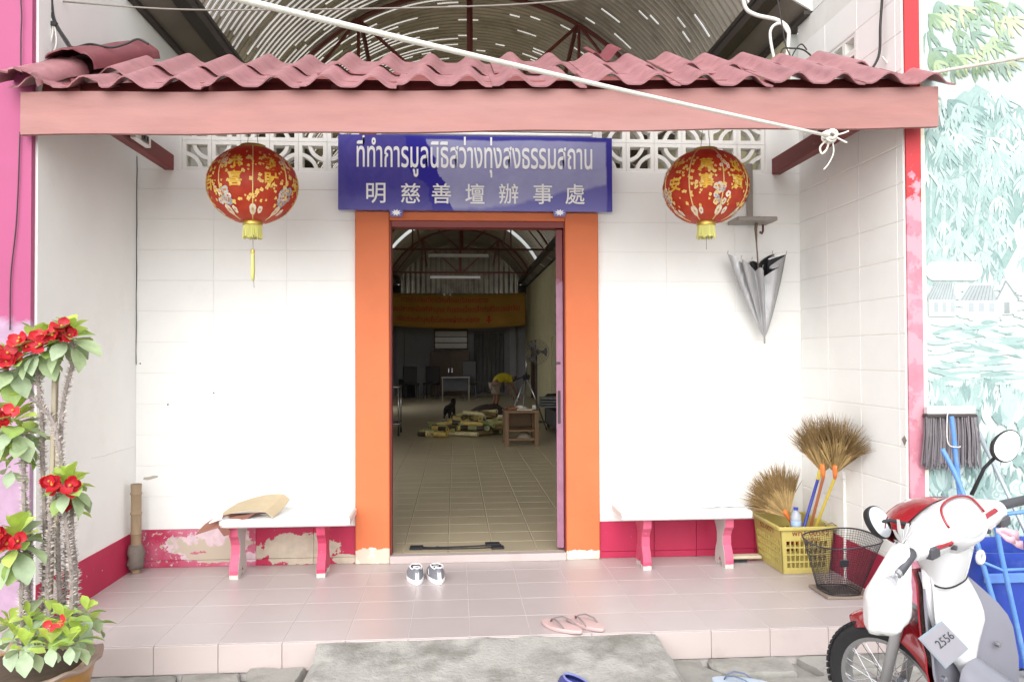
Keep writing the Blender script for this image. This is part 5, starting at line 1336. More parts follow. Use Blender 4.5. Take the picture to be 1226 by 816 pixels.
# instrument panel: a hooded binnacle facing the rider
DM = Matrix.Translation((-.012, -.318, .990)) @ Matrix.Rotation(math.radians(56), 4, 'X')
OUT = [(-.070, -.052), (-.035, -.070), (0, -.074), (.035, -.070), (.070, -.052), (.098, -.010), (.086, .040), (.050, .060), (0, .066), (-.050, .060), (-.086, .040), (-.098, -.010)]
OUT = [(p.x, p.y) for p in spline([(x, y, 0) for x, y in OUT+OUT[:1]], 4)[:-1]]
def dash(prof, mat, name, parent, cap=True):
    n = len(OUT); b = MB(); b.grid([[(x*k_, y*k_, z) for x, y in OUT] for k_, z in prof], closeu=True)
    if cap: b.add([(x*prof[-1][0], y*prof[-1][0], prof[-1][1]) for x, y in OUT], [tuple(range(n))])
    b.xf(DM); return b.build(name, mat, parent, smooth=40)
dp = dash([(1.22, -.07), (1.20, -.02), (1.14, .012), (1.06, .020), (1.0, .016)], M_sw, 'instrument_panel', sc_)
dash([(.985, .0165), (.93, .024), (.80, .029), (.5, .033)], M_lens, 'lens', dp)
b = MB(); tr3 = [(x*1.05, y*1.05, .022) for x, y in OUT if y > -.02]; tr3.sort(key=lambda q: math.atan2(q[1]+.03, q[0])); b.ring(tr3, .0042, 6); b.xf(DM); b.build('panel_trim', M_sr, dp, smooth=True)
for x, z, r_ in ((-.150, .945, .25), (.128, .975, -.25)):
    b = MB(); b.cbox(-.042, .042, -.008, .008, -.009, .009, .003); b.xf(Matrix.Translation((x, -.338, z)) @ Matrix.Rotation(math.radians(40), 4, 'X') @ Matrix.Rotation(r_*-.3, 4, 'Z')); b.build('indicator_strip', M_sr, sc_)
for x in (-.10, .10):
    b = MB(); b.lathe([(0, -.352), (.008, -.350), (.009, -.335)], 10, (x, 0, .925), 'y'); b.build('screw', M_dg, sc_, smooth=40)
# grips and levers
b = MB(); b.ring([(.24, -.295, .962), (.28, -.298, .962), (.40, -.318, .955)], [.017, .0175, .0165], 14); b.build('grip', M_dg, sc_, smooth=True)
b = MB(); b.ring([(-.23, -.295, .95), (-.34, -.302, .905)], [.017, .017], 14); b.build('grip', M_dg, sc_, smooth=True)
b = MB(); b.ring([(-.335, -.300, .908), (-.352, -.301, .900), (-.356, -.301, .898), (-.380, -.302, .888)], [.017, .017, .012, .019], 14); b.build('bar_end', M_chr, sc_, smooth=35)
b = MB(); b.ring([(.23, -.245, .945), (.30, -.228, .940), (.41, -.245, .93)], [.008, .007, .005], 8); b.build('brake_lever', MAT('blue_lever', rgb(96, 130, 190), .35, .05), sc_, smooth=True)
b = MB(); b.cbox(.20, .255, -.34, -.29, .905, .94, .006); b.build('switch_box', M_dg, sc_); b = MB(); b.cbox(-.22, -.175, -.345, -.30, .915, .955, .006); b.build('switch_box', M_dg, sc_)
# mirrors
def mirror(base, head, nrm, rx, rz, tilt):
    b = MB(); mid = Vector(base).lerp(Vector(head), .5)+Vector((0, .012, .01)); b.ring([base, tuple(mid), head], [.007, .006, .006], 8); mr_ = b.build('mirror', M_rub, sc_, smooth=True)
    Q = Matrix.Translation(head) @ Vector(nrm).to_track_quat('Z', 'Y').to_matrix().to_4x4() @ Matrix.Rotation(tilt, 4, 'Z')
    n = 30; o = [(rx*math.cos(2*math.pi*k/n)*(1+.10*math.cos(2*math.pi*k/n)), rz*math.sin(2*math.pi*k/n)) for k in range(n)]
    b = MB(); b.grid([[(x*k_, y*k_, z) for x, y in o] for k_, z in ((.55, -.028), (.9, -.018), (1.0, -.002), (1.0, .006), (.95, .008))], closeu=True); b.add([(x*.55, y*.55, -.028) for x, y in o], [tuple(range(n))[::-1]]); b.add([(x*.95, y*.95, .0078) for x, y in o], [tuple(range(n))]); b.xf(Q); b.build('housing', M_rub, mr_, smooth=45)
    b = MB(); b.add([(x*.93, y*.93, .0088) for x, y in o], [tuple(range(n))]); b.xf(Q); b.build('glass', M_mir, mr_)
mirror((.125, -.285, 1.035), (.175, -.385, 1.20), (-.42, -.85, .22), .060, .043, .75)
mirror((-.17, -.245, 1.00), (-.252, -.185, 1.02), (-.05, -.93, .30), .042, .058, .35)
# white bag over the left grip
b = MB(); rows = []
for i in range(17):
    t_ = i/16; z = .985-.285*t_; w_ = .020+.062*min(1, t_*1.9)**.8*(1 if t_ < .86 else math.sqrt(max(0, 1-((t_-.86)/.15)**2))); cx = -.285-.055*min(1, t_*2)
    row = []
    for k in range(26):
        a = 2*math.pi*k/26; wr = 1+.05*math.sin(5*a+t_*5)+.035*math.sin(9*a-t_*8); row.append((cx+w_*wr*math.cos(a)*1.06, -.285+.045*t_+w_*wr*math.sin(a)*.72, z+.004*math.sin(4*a)))
    rows.append(row)
b.grid(rows, closeu=True); b.add(rows[-1], [tuple(range(26))]); bag = thing('plastic_bag', 'white plastic bag tied over the left scooter grip', 'bag', tuple(SCM @ Vector((-.3, -.27, .85)))); ob = b.xf(SCM).build('bag_body', MAT('white_bag', rgb(226, 226, 226), .4, .03, 14, .3, 26, .01), bag, smooth=True, org=tuple(SCM @ Vector((-.3, -.27, .85))))
for k in range(6):
    a = -1.3+.5*k; b = MB(); p0 = Vector((-.285, -.285, .975)); d_ = Vector((math.sin(a)*.7, -.12+.05*(k % 2), math.cos(a)*.8+.25)).normalized()*(.05+.02*(k % 3)); sd = Vector((.010, .012, -.004))
    b.sheet([[p0-sd*.5, p0+sd*.5], [p0+d_*.6-sd*1.2, p0+d_*.6+sd*1.2], [p0+d_-sd*.8, p0+d_+sd*.8]], (0, .002, 0)); b.xf(SCM).build('knot_flap', MAT_white_bag if False else bpy.data.materials['white_bag'], bag, org=tuple(SCM @ Vector((-.3, -.27, .85))))
# pink ribbon under the right switch
b = MB(); M_rib = MAT('pale_pink_ribbon', rgb(214, 170, 184), .5, .06)
rbn = thing('pink_ribbon', 'pale pink ribbon tied under the right scooter grip', 'ribbon', tuple(SCM @ Vector((.17, -.33, .9)))); ro_ = tuple(SCM @ Vector((.17, -.33, .9)))
for k, (dx, dz, wd) in enumerate(((.10, -.03, .018), (.12, -.075, .016), (.075, -.05, .014))):
    p0 = Vector((.165, -.335, .905)); b = MB(); b.sheet([[p0+Vector((dx*t_, -.02*t_, dz*t_+.008*math.sin(t_*5+k)))+Vector((0, 0, s_*wd*(.3+.7*t_))) for s_ in (-1, 1)] for t_ in (0, .25, .5, .75, 1)], (0, .002, 0)); b.xf(SCM).build('tail', M_rib, rbn, smooth=True, org=ro_)
b = MB(); b.ring([(.085+.016*math.cos(2*math.pi*k/12), -.318, .835+.018*math.sin(2*math.pi*k/12)) for k in range(12)], .009, 6, close=True); b.build('bag_hook', M_sw, sc_, smooth=True)
vs_, fs = fit_text('EJi', 0, .04, 0, .014); b = MB(); b.add([(.035+x, -.3265-.0*y, .868+y) for x, y in vs_], fs); b.build('lettering', M_dg, sc_)
# tunnel, seat and tail, mostly outside the photograph
b = MB(); rows = []
for y_, hw, zt, zb in ((-.30, .085, .50, .26), (-.42, .09, .44, .24), (-.56, .10, .46, .24), (-.70, .13, .60, .25), (-.85, .16, .66, .30), (-1.15, .16, .70, .42), (-1.45, .11, .74, .58), (-1.58, .06, .75, .68)):
    row = []
    for k in range(20):
        a = 2*math.pi*k/20; c_, s_ = math.cos(a), math.sin(a); n_ = 3; r = (abs(c_)**n_+abs(s_)**n_)**(-1/n_); row.append((hw*r*c_, y_, (zt+zb)/2+(zt-zb)/2*r*s_))
    rows.append(row)
b.grid(rows, closeu=True); b.add(rows[0], [tuple(range(20))]); b.add(rows[-1], [tuple(range(20))]); b.build('body', M_sg, sc_, smooth=50)
b = MB(); rows = []
for y_, hw, zt in ((-.68, .06, .64), (-.74, .12, .71), (-.9, .14, .73), (-1.1, .14, .75), (-1.35, .12, .80), (-1.45, .08, .80)):
    rows.append([(hw*u, y_, zt-.03*abs(u)**3) for u in (-1, -.7, -.35, 0, .35, .7, 1)])
b.sheet(rows, .07); b.build('seat', M_rub, sc_, smooth=50)
for s_ in (-1, 1):
    b = MB(); b.ring([(s_*.10, -.62, .40), (s_*.09, -1.17, AZ)], [.03, .022], 8); b.build('swing_arm', M_dg, sc_, smooth=True)
b = MB(); b.ring([(-.10, -.55, .30), (-.20, -.58, .02)], .011, 8); b.build('side_stand', M_dg, sc_, smooth=True)
b = MB(); b.cbox(-.17, .17, -.62, -.38, .235, .262, .01); b.build('footrest', M_dg, sc_)

# ---------------------------------------------------------------- blue bin, cart, mop and poles by the painted wall
M_bin = MAT('blue_bin_plastic', rgb(40, 66, 158), .4, .10, 5, .05, 40, dirt=(*rgb(92, 120, 186), .5), dscale=6, dthr=(.55, .72))
bi = thing('blue_bin', 'deep blue plastic tub behind the scooter under the mural', 'bin', (2.75, -1.52, -.15)); bo_ = (2.75, -1.52, -.15)
b = MB(); rows = []
for z, k_ in ((-.145, .86), (.30, .97), (.35, .98), (.37, 1.04), (.41, 1.05), (.41, .99), (.36, .95), (-.10, .82)):
    row = []
    for k in range(32):
        a = 2*math.pi*k/32; c_, s_ = math.cos(a), math.sin(a); n_ = 6; r = (abs(c_)**n_+abs(s_)**n_)**(-1/n_); row.append((2.76+.29*k_*r*c_, -1.54+.165*k_*r*s_, z))
    rows.append(row)
b.grid(rows, closeu=True); b.add(rows[0], [tuple(range(32))]); b.add(rows[-1], [tuple(range(32))]); b.build('tub', M_bin, bi, smooth=45, org=bo_)
b = MB(); b.cbox(2.50, 3.02, -1.715, -1.698, .27, .315, .004); b.build('band', MAT('pale_blue_band', rgb(96, 136, 206), .4, .08), bi, org=bo_)
vs_, fs = fit_text('018', 2.74, 2.86, .02, .12); b = MB(); b.add([(x, -1.697, z) for x, z in vs_], fs); b.build('lettering', MAT('navy_ink', rgb(24, 30, 90), .6), bi, org=bo_)
M_lbl = MAT('light_blue_steel', rgb(92, 138, 204), .38, .10, 12, dirt=(*rgb(150, 176, 210), .5), dscale=9)
ct = thing('hand_cart', 'light blue tubular hand cart frame standing over the blue tub', 'cart', (2.55, -1.8, STREET)); co_ = (2.55, -1.8, STREET)
p_ = lambda x, y, yy=-1.80: tuple(at(x, y, y=yy))
b = MB(); b.ring(spline([p_(1128, 537, -1.62), p_(1144, 568, -1.66), p_(1156, 600, -1.70), p_(1172, 657, -1.77), p_(1184, 700, -1.80), p_(1196, 742, -1.82), p_(1212, 812, -1.84)], 5), .0115, 10); b.build('tube', M_lbl, ct, smooth=True, org=co_)
b = MB(); b.ring(spline([p_(1190, 616), p_(1199, 664), p_(1208, 705), p_(1218, 750), p_(1230, 805), p_(1236, 830)], 5), .0115, 10); b.build('tube', M_lbl, ct, smooth=True, org=co_)
b = MB(); b.ring([p_(1183, 617), p_(1230, 612), p_(1290, 607)], .009, 10); b.build('tube', M_lbl, ct, smooth=True, org=co_)
b = MB(); b.ring([p_(1176, 672), p_(1200, 682), p_(1245, 680)], .007, 10); b.build('brace', M_lbl, ct, smooth=True, org=co_)
# mop
mp_ = thing('mop', 'grey string mop hung head up on the painted wall', 'mop', (2.58, -1.34, .6)); mo_ = (2.58, -1.34, .6)
q0, q1 = at(1108, 486, y=-1.345), at(1166, 498, y=-1.345)
b = MB(); b.cbox(q0[0], q1[0], -1.365, -1.325, q1[2]+.012, q0[2], .006); b.build('clamp', MAT('worn_white_metal', rgb(206, 202, 204), .4, .1, 20, dirt=(*rgb(120, 108, 104), .6), dscale=20), mp_, org=mo_)
b = MB(); b.cbox(q0[0]-.006, q1[0]+.006, -1.368, -1.322, q1[2]-.004, q1[2]+.0118, .003); b.build('clamp_jaw', M_dbeam, mp_, org=mo_)
b = MB(); r_ = random.Random(8); zb = at(1140, 558, y=-1.345)[2]
for k in range(150):
    x = q0[0]-.004+(q1[0]-q0[0]+.008)*k/149+r_.uniform(-.003, .003); dx = (x-2.58)*.12+r_.uniform(-.012, .012); yy = -1.345+r_.uniform(-.022, .022); z0 = q1[2]+.002; z1 = zb+r_.uniform(-.02, .04)
    g_ = r_.uniform(.7, 1.2); b.ring([(x, yy, z0), (x+dx*.4, yy-.008, z0*.6+z1*.4), (x+dx, yy+r_.uniform(-.008, .004), z1)], .0036, 5, col=mul(rgb(126, 120, 124), g_))
so_ = b.build('strands', COLMAT('mop_yarn', .95, .1, 60), mp_); so_.location = (-mo_[0], -mo_[1], -mo_[2]); so_['kind'] = 'stuff'
b = MB(); h0, h1 = at(1139, 498, y=-1.37), at(1150, 600, y=-1.37); hd = Vector(h1)-Vector(h0); b.ring([h0, tuple(Vector(h0)+hd*2.6)], .0125, 12); b.build('handle', M_lbl, mp_, smooth=40, org=mo_)
b = MB(); b.ring(spline([p_(1137, 484, -1.38), p_(1134, 500, -1.385), p_(1135, 530, -1.39), p_(1146, 535, -1.39), p_(1150, 534, -1.39)]), .003, 6); b.build('hanging_string', M_wcab, mp_, smooth=True, org=mo_)
b = MB(); b.ring([p_(1171, 516, -1.36), p_(1226, 632, -1.55), p_(1290, 770, -1.76)], .011, 10); tag(b.build('grey_pole', MAT('grey_metal_tube', rgb(168, 176, 182), .35, .1, metal=.3), smooth=True), 'pale grey metal pole leaning on the mural beside the mop', 'pole')
b = MB(); pts = [(0, .02), (.025, 0), (0, -.03), (-.02, .0)]; qd = at(1083, 526, x=XR-.006); b.prism(pts, lambda u, v, d: (d, qd[1]+u, qd[2]+v), XR-.008, XR-.0045); part(b, 'chipped_patch', M_soffit, right_wall)
# ---------------------------------------------------------------- potted crown-of-thorns
M_pot = MAT('ochre_glaze', rgb(158, 112, 44), .3, .12, 7, .08, 30, coat=.3); M_rim = MAT('unglazed_rim', rgb(160, 138, 126), .7, .1, 10, .2, 50); M_soil = MAT('potting_soil', rgb(84, 70, 58), .95, .2, 30, .6, 60)
PX, PY = -1.735, -2.0
pt_ = thing('plant_pot', 'ochre glazed pot with wavy rim at the porch corner', 'pot', (PX, PY, STREET)); po_ = (PX, PY, STREET)
b = MB(); b.lathe([(.15, STREET-.01), (.18, STREET), (.235, .0), (.255, .09), (.245, .115)], 48, (PX, PY, 0)); b.build('body', M_pot, pt_, smooth=40, org=po_)
b = MB(); rows = []
for r, dz in ((.245, .11), (.262, .115), (.285, .130), (.288, .138), (.272, .140), (.245, .130), (.232, .115)):
    rows.append([(PX+r*math.cos(a)*(1+.010*math.cos(11*a)), PY+r*math.sin(a)*(1+.010*math.cos(11*a)), dz+.010*math.cos(11*a)*(r-.232)/.055) for a in [2*math.pi*k/88 for k in range(88)]])
b.grid(rows, closeu=True); b.build('rim', M_rim, pt_, smooth=True, org=po_)
b = MB(); b.lathe([(.238, .112), (.15, .122), (.0, .125)], 30, (PX, PY, 0)); b.build('soil', M_soil, pt_, smooth=True, org=po_)
cp = thing('crown_of_thorns', 'tall thorny potted plant with red flowers and green leaf rosettes', 'plant', (PX, PY, .09)); cpo = (PX, PY, .09)
M_stem = COLMAT('thorny_stem', .8, .15, 40); M_leafm = COLMAT('leaf_green', .45, .14, 30, transl=.25); M_pet = COLMAT('petal_red', .5, .12, 40, transl=.15)
pr2 = random.Random(21)
def P(px, py, dy=0.0): return Vector(at(px, py, y=PY+dy))
def thorny(pts, r0, r1, name='stem'):
    pts = spline([tuple(p) for p in pts], 8); n = len(pts); b = MB()
    b.ring(pts, [r0+(r1-r0)*i/(n-1) for i in range(n)], 8, col=rgb(140, 130, 126))
    for i in range(1, n-1):
        tg = (pts[i+1]-pts[i-1]).normalized(); seg = (pts[i+1]-pts[i]).length; rr = r0+(r1-r0)*i/(n-1)
        for k in range(max(3, int(seg/.0017))):
            a = pr2.uniform(0, 6.283); s_ = tg.orthogonal().normalized(); d_ = (Matrix.Rotation(a, 3, tg) @ s_); c_ = pts[i]+(pts[i+1]-pts[i])*pr2.random()+d_*rr*.85
            tip = c_+d_*pr2.uniform(.010, .019)+tg*.004; q = tg*.0028; q2 = d_.cross(tg)*.0028
            b.add([c_+q, c_-q+q2, c_-q-q2, tip], [(0, 1, 3), (1, 2, 3), (2, 0, 3)], mul(rgb(184, 174, 168), pr2.uniform(.7, 1.15)))
    o = b.build(name, M_stem, cp, org=cpo); return o
stems = {
 'A': [P(74, 772), P(72, 640, .02), P(70, 545, .03), P(78, 480, .02), P(84, 430), P(84, 402)],
 'A2': [P(70, 770, .05), P(76, 690, .05), P(76, 620, .05), P(73, 540), P(62, 500), P(40, 475), P(16, 462), P(8, 440)],
 'B': [P(50, 772, .06), P(52, 650, .06), P(50, 560, .04), P(52, 500, .02), P(44, 450), P(42, 425)],
 'D': [P(40, 775, -.05), P(34, 680, -.04), P(32, 600, -.03), P(28, 545), P(24, 515)],
 'E': [P(88, 772, .03), P(90, 690, .03), P(89, 640), P(86, 600)],
 'E2': [P(82, 775, -.06), P(80, 700, -.05), P(76, 640, -.04), P(78, 608, -.04)],
 'F': [P(62, 772, -.08), P(64, 700, -.06), P(60, 620, -.05), P(66, 590, -.04)],
 'G': [P(30, 780, -.1), P(32, 720, -.1), P(28, 680, -.1), P(20, 655, -.1)],
 'G2': [P(22, 775, .02), P(30, 700, .02), P(36, 640, .02), P(30, 600, .02)],
}
for k, v in stems.items(): thorny([p+Vector((pr2.uniform(-.02, .02), pr2.uniform(-.02, .02), 0)) if 0 < i_ < len(v)-1 else p for i_, p in enumerate(v)], .0100, .0082)
# leaf meshes
def leaf_mesh(col, L=.075, wd=.021, cup=.25):
    b = MB(); rows = []
    for i in range(6):
        t_ = i/5; h = wd*(math.sin(math.pi*(t_**1.5)*.88+.10))*(1 if i < 5 else .35)
        rows.append([(u*h, L*t_, -cup*L*t_*t_+abs(u)*h*.35) for u in (-1, 0, 1)])
    b.grid(rows, col); return b.mesh('leaf', M_leafm, True)
LM = [leaf_mesh(c, L_, w_, cu) for c, L_, w_, cu in ((rgb(178, 202, 90), .075, .025, .12), (rgb(190, 210, 112), .07, .023, .25), (rgb(160, 188, 104), .09, .029, .3), (rgb(170, 188, 146), .095, .030, .42), (rgb(168, 186, 152), .09, .029, .5), (rgb(146, 172, 94), .085, .027, .4))]
def petal_mesh(col):
    b = MB(); rows = []
    for i in range(5):
        t_ = i/4; h = .0165*math.sin(math.pi*(.12+.80*t_)); rows.append([(u*h, .027*t_, .006*t_*t_+abs(u)*.004) for u in (-1, -.5, 0, .5, 1)])
    b.grid(rows, col); return b
def flower_mesh(col):
    b = MB()
    for s_ in (0, math.pi):
        q = petal_mesh(col); st_ = len(b.v); b.add(q.v, q.f, col); b.xf(Matrix.Rotation(s_, 4, 'Z') @ Matrix.Rotation(.25, 4, 'X'), st_)
    b.lathe([(.0, .002), (.004, .004), (.003, .009), (0, .010)], 6, col=rgb(196, 150, 60)); return b.mesh('flower', M_pet, True)
FM = [flower_mesh(rgb(196, 30, 44)), flower_mesh(rgb(214, 52, 62)), flower_mesh(rgb(176, 22, 38))]
def rosette(c, n, r, up=(0, 0, 1), nf=6, fsz=1.3, big=1.0, foff=(0, -.02, .0)):
    c = Vector(c); Q = Vector(up).to_track_quat('Z', 'Y')
    for k in range(n):
        a = 2.4*k+pr2.uniform(-.2, .2); t_ = k/n; el = math.radians(68-118*t_+pr2.uniform(-10, 10))
        me = LM[(0, 1, 0, 1, 2, 2, 3, 4, 3, 5)[min(9, int(t_*10))]] if pr2.random() < .85 else LM[pr2.randrange(6)]
        d_ = Vector((math.cos(a)*math.cos(el), math.sin(a)*math.cos(el), math.sin(el)))
        d_ = Q @ d_; M_ = d_.to_track_quat('Y', 'Z').to_matrix().to_4x4(); s_ = big*pr2.uniform(.75, 1.15)
        o = link('leaf', me, cp); o.matrix_local = Matrix.Translation(c+d_*.008-Vector((0, 0, r*t_*1.5))-Vector(cpo)) @ M_ @ Matrix.Rotation(pr2.uniform(-.5, .5), 4, 'Y') @ Matrix.Scale(s_, 4)
    for k in range(nf):
        o = link('flower', FM[pr2.randrange(3)], cp); off = Vector((pr2.uniform(-1, 1)*.045*fsz/1.3, -.045+pr2.uniform(-.015, .015), pr2.uniform(-.020, .022)*fsz/1.3))+Vector(foff)
        d_ = Vector((pr2.uniform(-.5, .5), -1, pr2.uniform(.0, .7))); o.matrix_local = Matrix.Translation(c+off-Vector(cpo)) @ d_.to_track_quat('Z', 'Y').to_matrix().to_4x4() @ Matrix.Rotation(pr2.uniform(0, 6), 4, 'Z') @ Matrix.Scale(fsz*pr2.uniform(.85, 1.1), 4)
rosette(P(82, 398), 27, .035, nf=9, fsz=1.5, foff=(-.02, -.015, .005), big=1.2)
rosette(P(46, 412), 27, .035, nf=9, fsz=1.5, big=1.2); rosette(P(12, 432), 28, .04, nf=9, fsz=1.5, big=1.25, foff=(0, -.02, .005)); rosette(P(16, 496), 27, .06, nf=6, fsz=1.4, big=1.3)
rosette(P(82, 578, -.04), 26, .03, nf=8, fsz=1.5, big=1.15); rosette(P(88, 604, .02), 5, .02, nf=4, fsz=1.1, big=.8); rosette(P(20, 640, -.1), 28, .05, nf=11, fsz=1.5, big=1.3, foff=(0, -.03, .005))
rosette(P(30, 520, .02), 10, .05, nf=0, big=1.1); rosette(P(14, 545, .0), 8, .05, nf=0)
for px_, py_, dy in ((12, 752, -.05), (35, 745, -.1), (58, 738, -.08), (78, 748, -.12), (104, 738, -.02), (110, 752, .02), (92, 756, .08), (40, 765, -.16), (68, 762, -.16), (20, 770, -.14), (5, 760, .02), (50, 755, .06), (95, 768, -.12), (60, 776, -.22), (30, 780, -.22), (84, 774, -.20)):
    rosette(P(px_, py_-6, dy), 8, .012, nf=2 if (px_, py_) == (78, 748) else 0, fsz=1.0, big=.92)
# stakes
stk_ = thing('wooden_stake', 'pale split wooden stake standing among the thorny stems', 'stake', tuple(P(62, 770, .04))); so2 = tuple(P(62, 770, .04))
M_stk = MAT('weathered_wood', rgb(164, 154, 134), .8, .12, 20, .3, 60, stretch=(1, 1, .15))
def stake(x0, y0, x1, y1, w_, name):
    p0, p1 = P(x0, y0, .03), P(x1, y1, .03); b = MB(); d_ = (p1-p0); L_ = d_.length; b.cbox(-w_, w_, -w_*.7, w_*.7, 0, L_, .003); b.xf(Matrix.Translation(p0) @ d_.to_track_quat('Z', 'Y').to_matrix().to_4x4()); return b.build(name, M_stk, stk_, org=so2)
stake(58, 775, 68, 385, .013, 'shaft'); stake(68, 640, 70, 512, .011, 'splint')

# ---------------------------------------------------------------- things inside the hall
# banner
def sag(t_): return -.10*math.sin(math.pi*t_)
B0, B1 = at(462, 350, y=20.0), at(629, 351, y=20.0); BZ0 = 2.30
bn = thing('banner', 'yellow cloth banner with three lines of red Thai writing hung across the hall', 'banner', (.1, 20, 2.8)); bno = (.1, 20, 2.8)
bx0, bx1, bz1, bz0 = B0[0], B1[0], B0[2], BZ0
def bpt(u, v): return (bx0+(bx1-bx0)*u, 20.0+.05*math.sin(u*17)*.5+.02*math.sin(u*41+v*3), bz0+(bz1-bz0)*v+sag(u)*(.6+.4*(1-v)))
b = MB(); b.sheet([[bpt(i/60, j/6) for i in range(61)] for j in range(7)], (0, .004, 0)); b.build('cloth', MAT('yellow_cloth', rgb(160, 118, 44), .85, .08, 3), bn, smooth=True, org=bno)
M_bred = MAT('red_print', rgb(170, 50, 30), .8, .05)
for s_, u0, u1, v0, v1 in (('การดำเนินเปิดขวัญที่ก่อนร้อยคนตาย', .11, .73, .72, .93), ('ขนมปลากระป๋องที่ทำบุญ( กับของเบ็ดเตล็ดต่อชีวิตประจำวัน)', .02, .96, .42, .66), ('เชิญร่วมทำบุญซื้อโลงศพผ้าดิบห่อศพ', .08, .67, .12, .36)):
    vs_, fs = fit_text(s_, u0, u1, v0, v1, .01); b = MB(); b.add([(lambda q: (q[0], q[1]-.035, q[2]))(bpt(u, v)) for u, v in vs_], fs); b.build('lettering', M_bred, bn, org=bno)
b = MB(); b.prism([(.725, .36), (.745, .36), (.745, .24), (.757, .24), (.735, .12), (.713, .24), (.725, .24)], lambda u, v, d: (bpt(u, v)[0], 19.955+d, bpt(u, v)[2]), 0, .003); b.build('arrow', M_bred, bn, org=bno)
# hall tube lamps
for k, (x0, x1, y_, z_, lb) in enumerate(((-.55, .78, 9.1, 3.645, 'fluorescent batten nearest the door in the hall roof'), (-.60, .745, 12.78, 3.575, 'fluorescent batten under the second roof truss of the hall'), (-.72, .715, 17.88, 3.58, 'fluorescent batten under the truss near the banner'))):
    L_ = thing('tube_lamp', lb, 'lamp', ((x0+x1)/2, y_, z_), (0, 0, 0), 'hall tube lamps'); batten(L_, x0, x1, y_, z_, ((x0+x1)/2, y_, z_))
    for xx in (x0+.25, x1-.25):
        b = MB(); b.ring([(xx, y_+.02, z_+.05), (xx, y_+.02, 3.86 if k == 0 else z_+.17)], .006, 5); b.build('hanger', M_dbeam, L_, org=((x0+x1)/2, y_, z_))
# bamboo lengths heaped on the floor
bl = []
gcol = [rgb(206, 184, 104), rgb(196, 178, 112), rgb(170, 168, 104), rgb(150, 160, 112), rgb(214, 204, 160), rgb(124, 108, 74)]
M_bl = COLMAT('cut_bamboo', .45, .16, 25)
def bamboo_mesh(L_, r, c, dark):
    b = MB(); prof = [(r*.55, -L_/2+.004), (r*.62, -L_/2), (r, -L_/2)]
    nn = max(1, int(L_/.22))
    for k in range(nn):
        z = -L_/2+(k+.6)*L_/nn; prof += [(r*.98, z-.012), (r*1.10, z), (r*.98, z+.012)]
    prof += [(r, L_/2), (r*.62, L_/2), (r*.55, L_/2-.004)]; b.lathe(prof, 12, col=c, cap=False)
    b.add([(r*.6*math.cos(k*.524), r*.6*math.sin(k*.524), s_*(L_/2-.003)) for s_ in (-1,) for k in range(12)], [tuple(range(12))], mul(c, .35)); b.add([(r*.6*math.cos(k*.524), r*.6*math.sin(k*.524), L_/2-.003) for k in range(12)], [tuple(range(12))], mul(c, .35))
    for i in range(len(b.f)):
        pass
    if dark:
        for i in range(12): b.c[i+24] = rgb(60, 50, 40)
    return b.mesh('bamboo_length', M_bl, 50)
BMs = [bamboo_mesh(L_, r, c, i % 2) for i, (L_, r) in enumerate(((.42, .042), (.50, .038), (.36, .045), (.46, .04), (.55, .036), (.32, .04))) for c in gcol]
br_ = random.Random(13)
layers = [(0, 30, 1.0), (1, 24, .80), (2, 16, .58), (3, 10, .38), (4, 5, .2)]
for lv, n_, k_ in layers:
    for i in range(n_):
        u = br_.uniform(-1, 1)*k_; v = br_.uniform(-1, 1)*k_
        x = .17+.10*lv*.6+u*.66; y_ = 8.0+.25+v*.55; z = HFZ+.042+lv*.072+br_.uniform(0, .012)
        yaw = br_.choice((1, -1))*abs(br_.gauss(1.25, .45))
        o = link('bamboo_length', BMs[br_.randrange(len(BMs))], None, (x, y_, z)); o.rotation_euler = (math.pi/2+br_.uniform(-.14, .14)*(lv > 0), 0, yaw)
        tag(o, 'cut bamboo length in the heap on the hall floor', 'bamboo', 'bamboo lengths heaped on the hall floor')
# low wooden table
M_wood = MAT('brown_table_wood', rgb(122, 96, 70), .55, .12, 8, .15, 40, stretch=(1, .3, 1))
TX0, TX1, TY0, TY1, TZ = .70, 1.20, 6.25, 6.85, .56
tb = thing('side_table', 'low wooden table with a shelf standing by the bamboo heap', 'table', (.95, 6.5, HFZ)); to_ = (.95, 6.5, HFZ)
b = MB(); b.cbox(TX0, TX1, TY0, TY1, TZ-.035, TZ, .004); b.build('tabletop', M_wood, tb, org=to_)
for x in (TX0+.005, TX1-.065):
    for y_ in (TY0+.005, TY1-.065): b = MB(); b.cbox(x, x+.06, y_, y_+.06, HFZ, TZ-.0352, .004); b.build('leg', M_wood, tb, org=to_)
b = MB(); b.cbox(TX0+.066, TX1-.066, TY0+.01, TY1-.01, .26, .285, .003); b.build('shelf', M_wood, tb, org=to_)
b = MB(); b.cbox(TX0+.066, TX1-.066, TY0+.008, TY0+.03, .13, .165, .003); b.build('stretcher', M_wood, tb, org=to_)
b = MB(); b.cbox(TX0+.066, TX1-.066, TY1-.03, TY1-.012, .286, .52, .003); b.build('back_panel', M_wood, tb, org=to_)
def small(name, label, cat, x0, x1, y0, y1, z0, z1, col, ch=.004, rz=0):
    b = MB(); b.cbox(x0-(x0+x1)/2, x1-(x0+x1)/2, y0-(y0+y1)/2, y1-(y0+y1)/2, 0, z1-z0, ch); o = b.build(name, MAT(name+'_m', col, .7, .12, 10)); o.location = ((x0+x1)/2, (y0+y1)/2, z0); o.rotation_euler.z = rz; return tag(o, label, cat)
small('book', 'brown book lying on the low table corner', 'book', .76, .92, 6.55, 6.75, TZ+.001, TZ+.03, rgb(150, 96, 60), rz=.1)
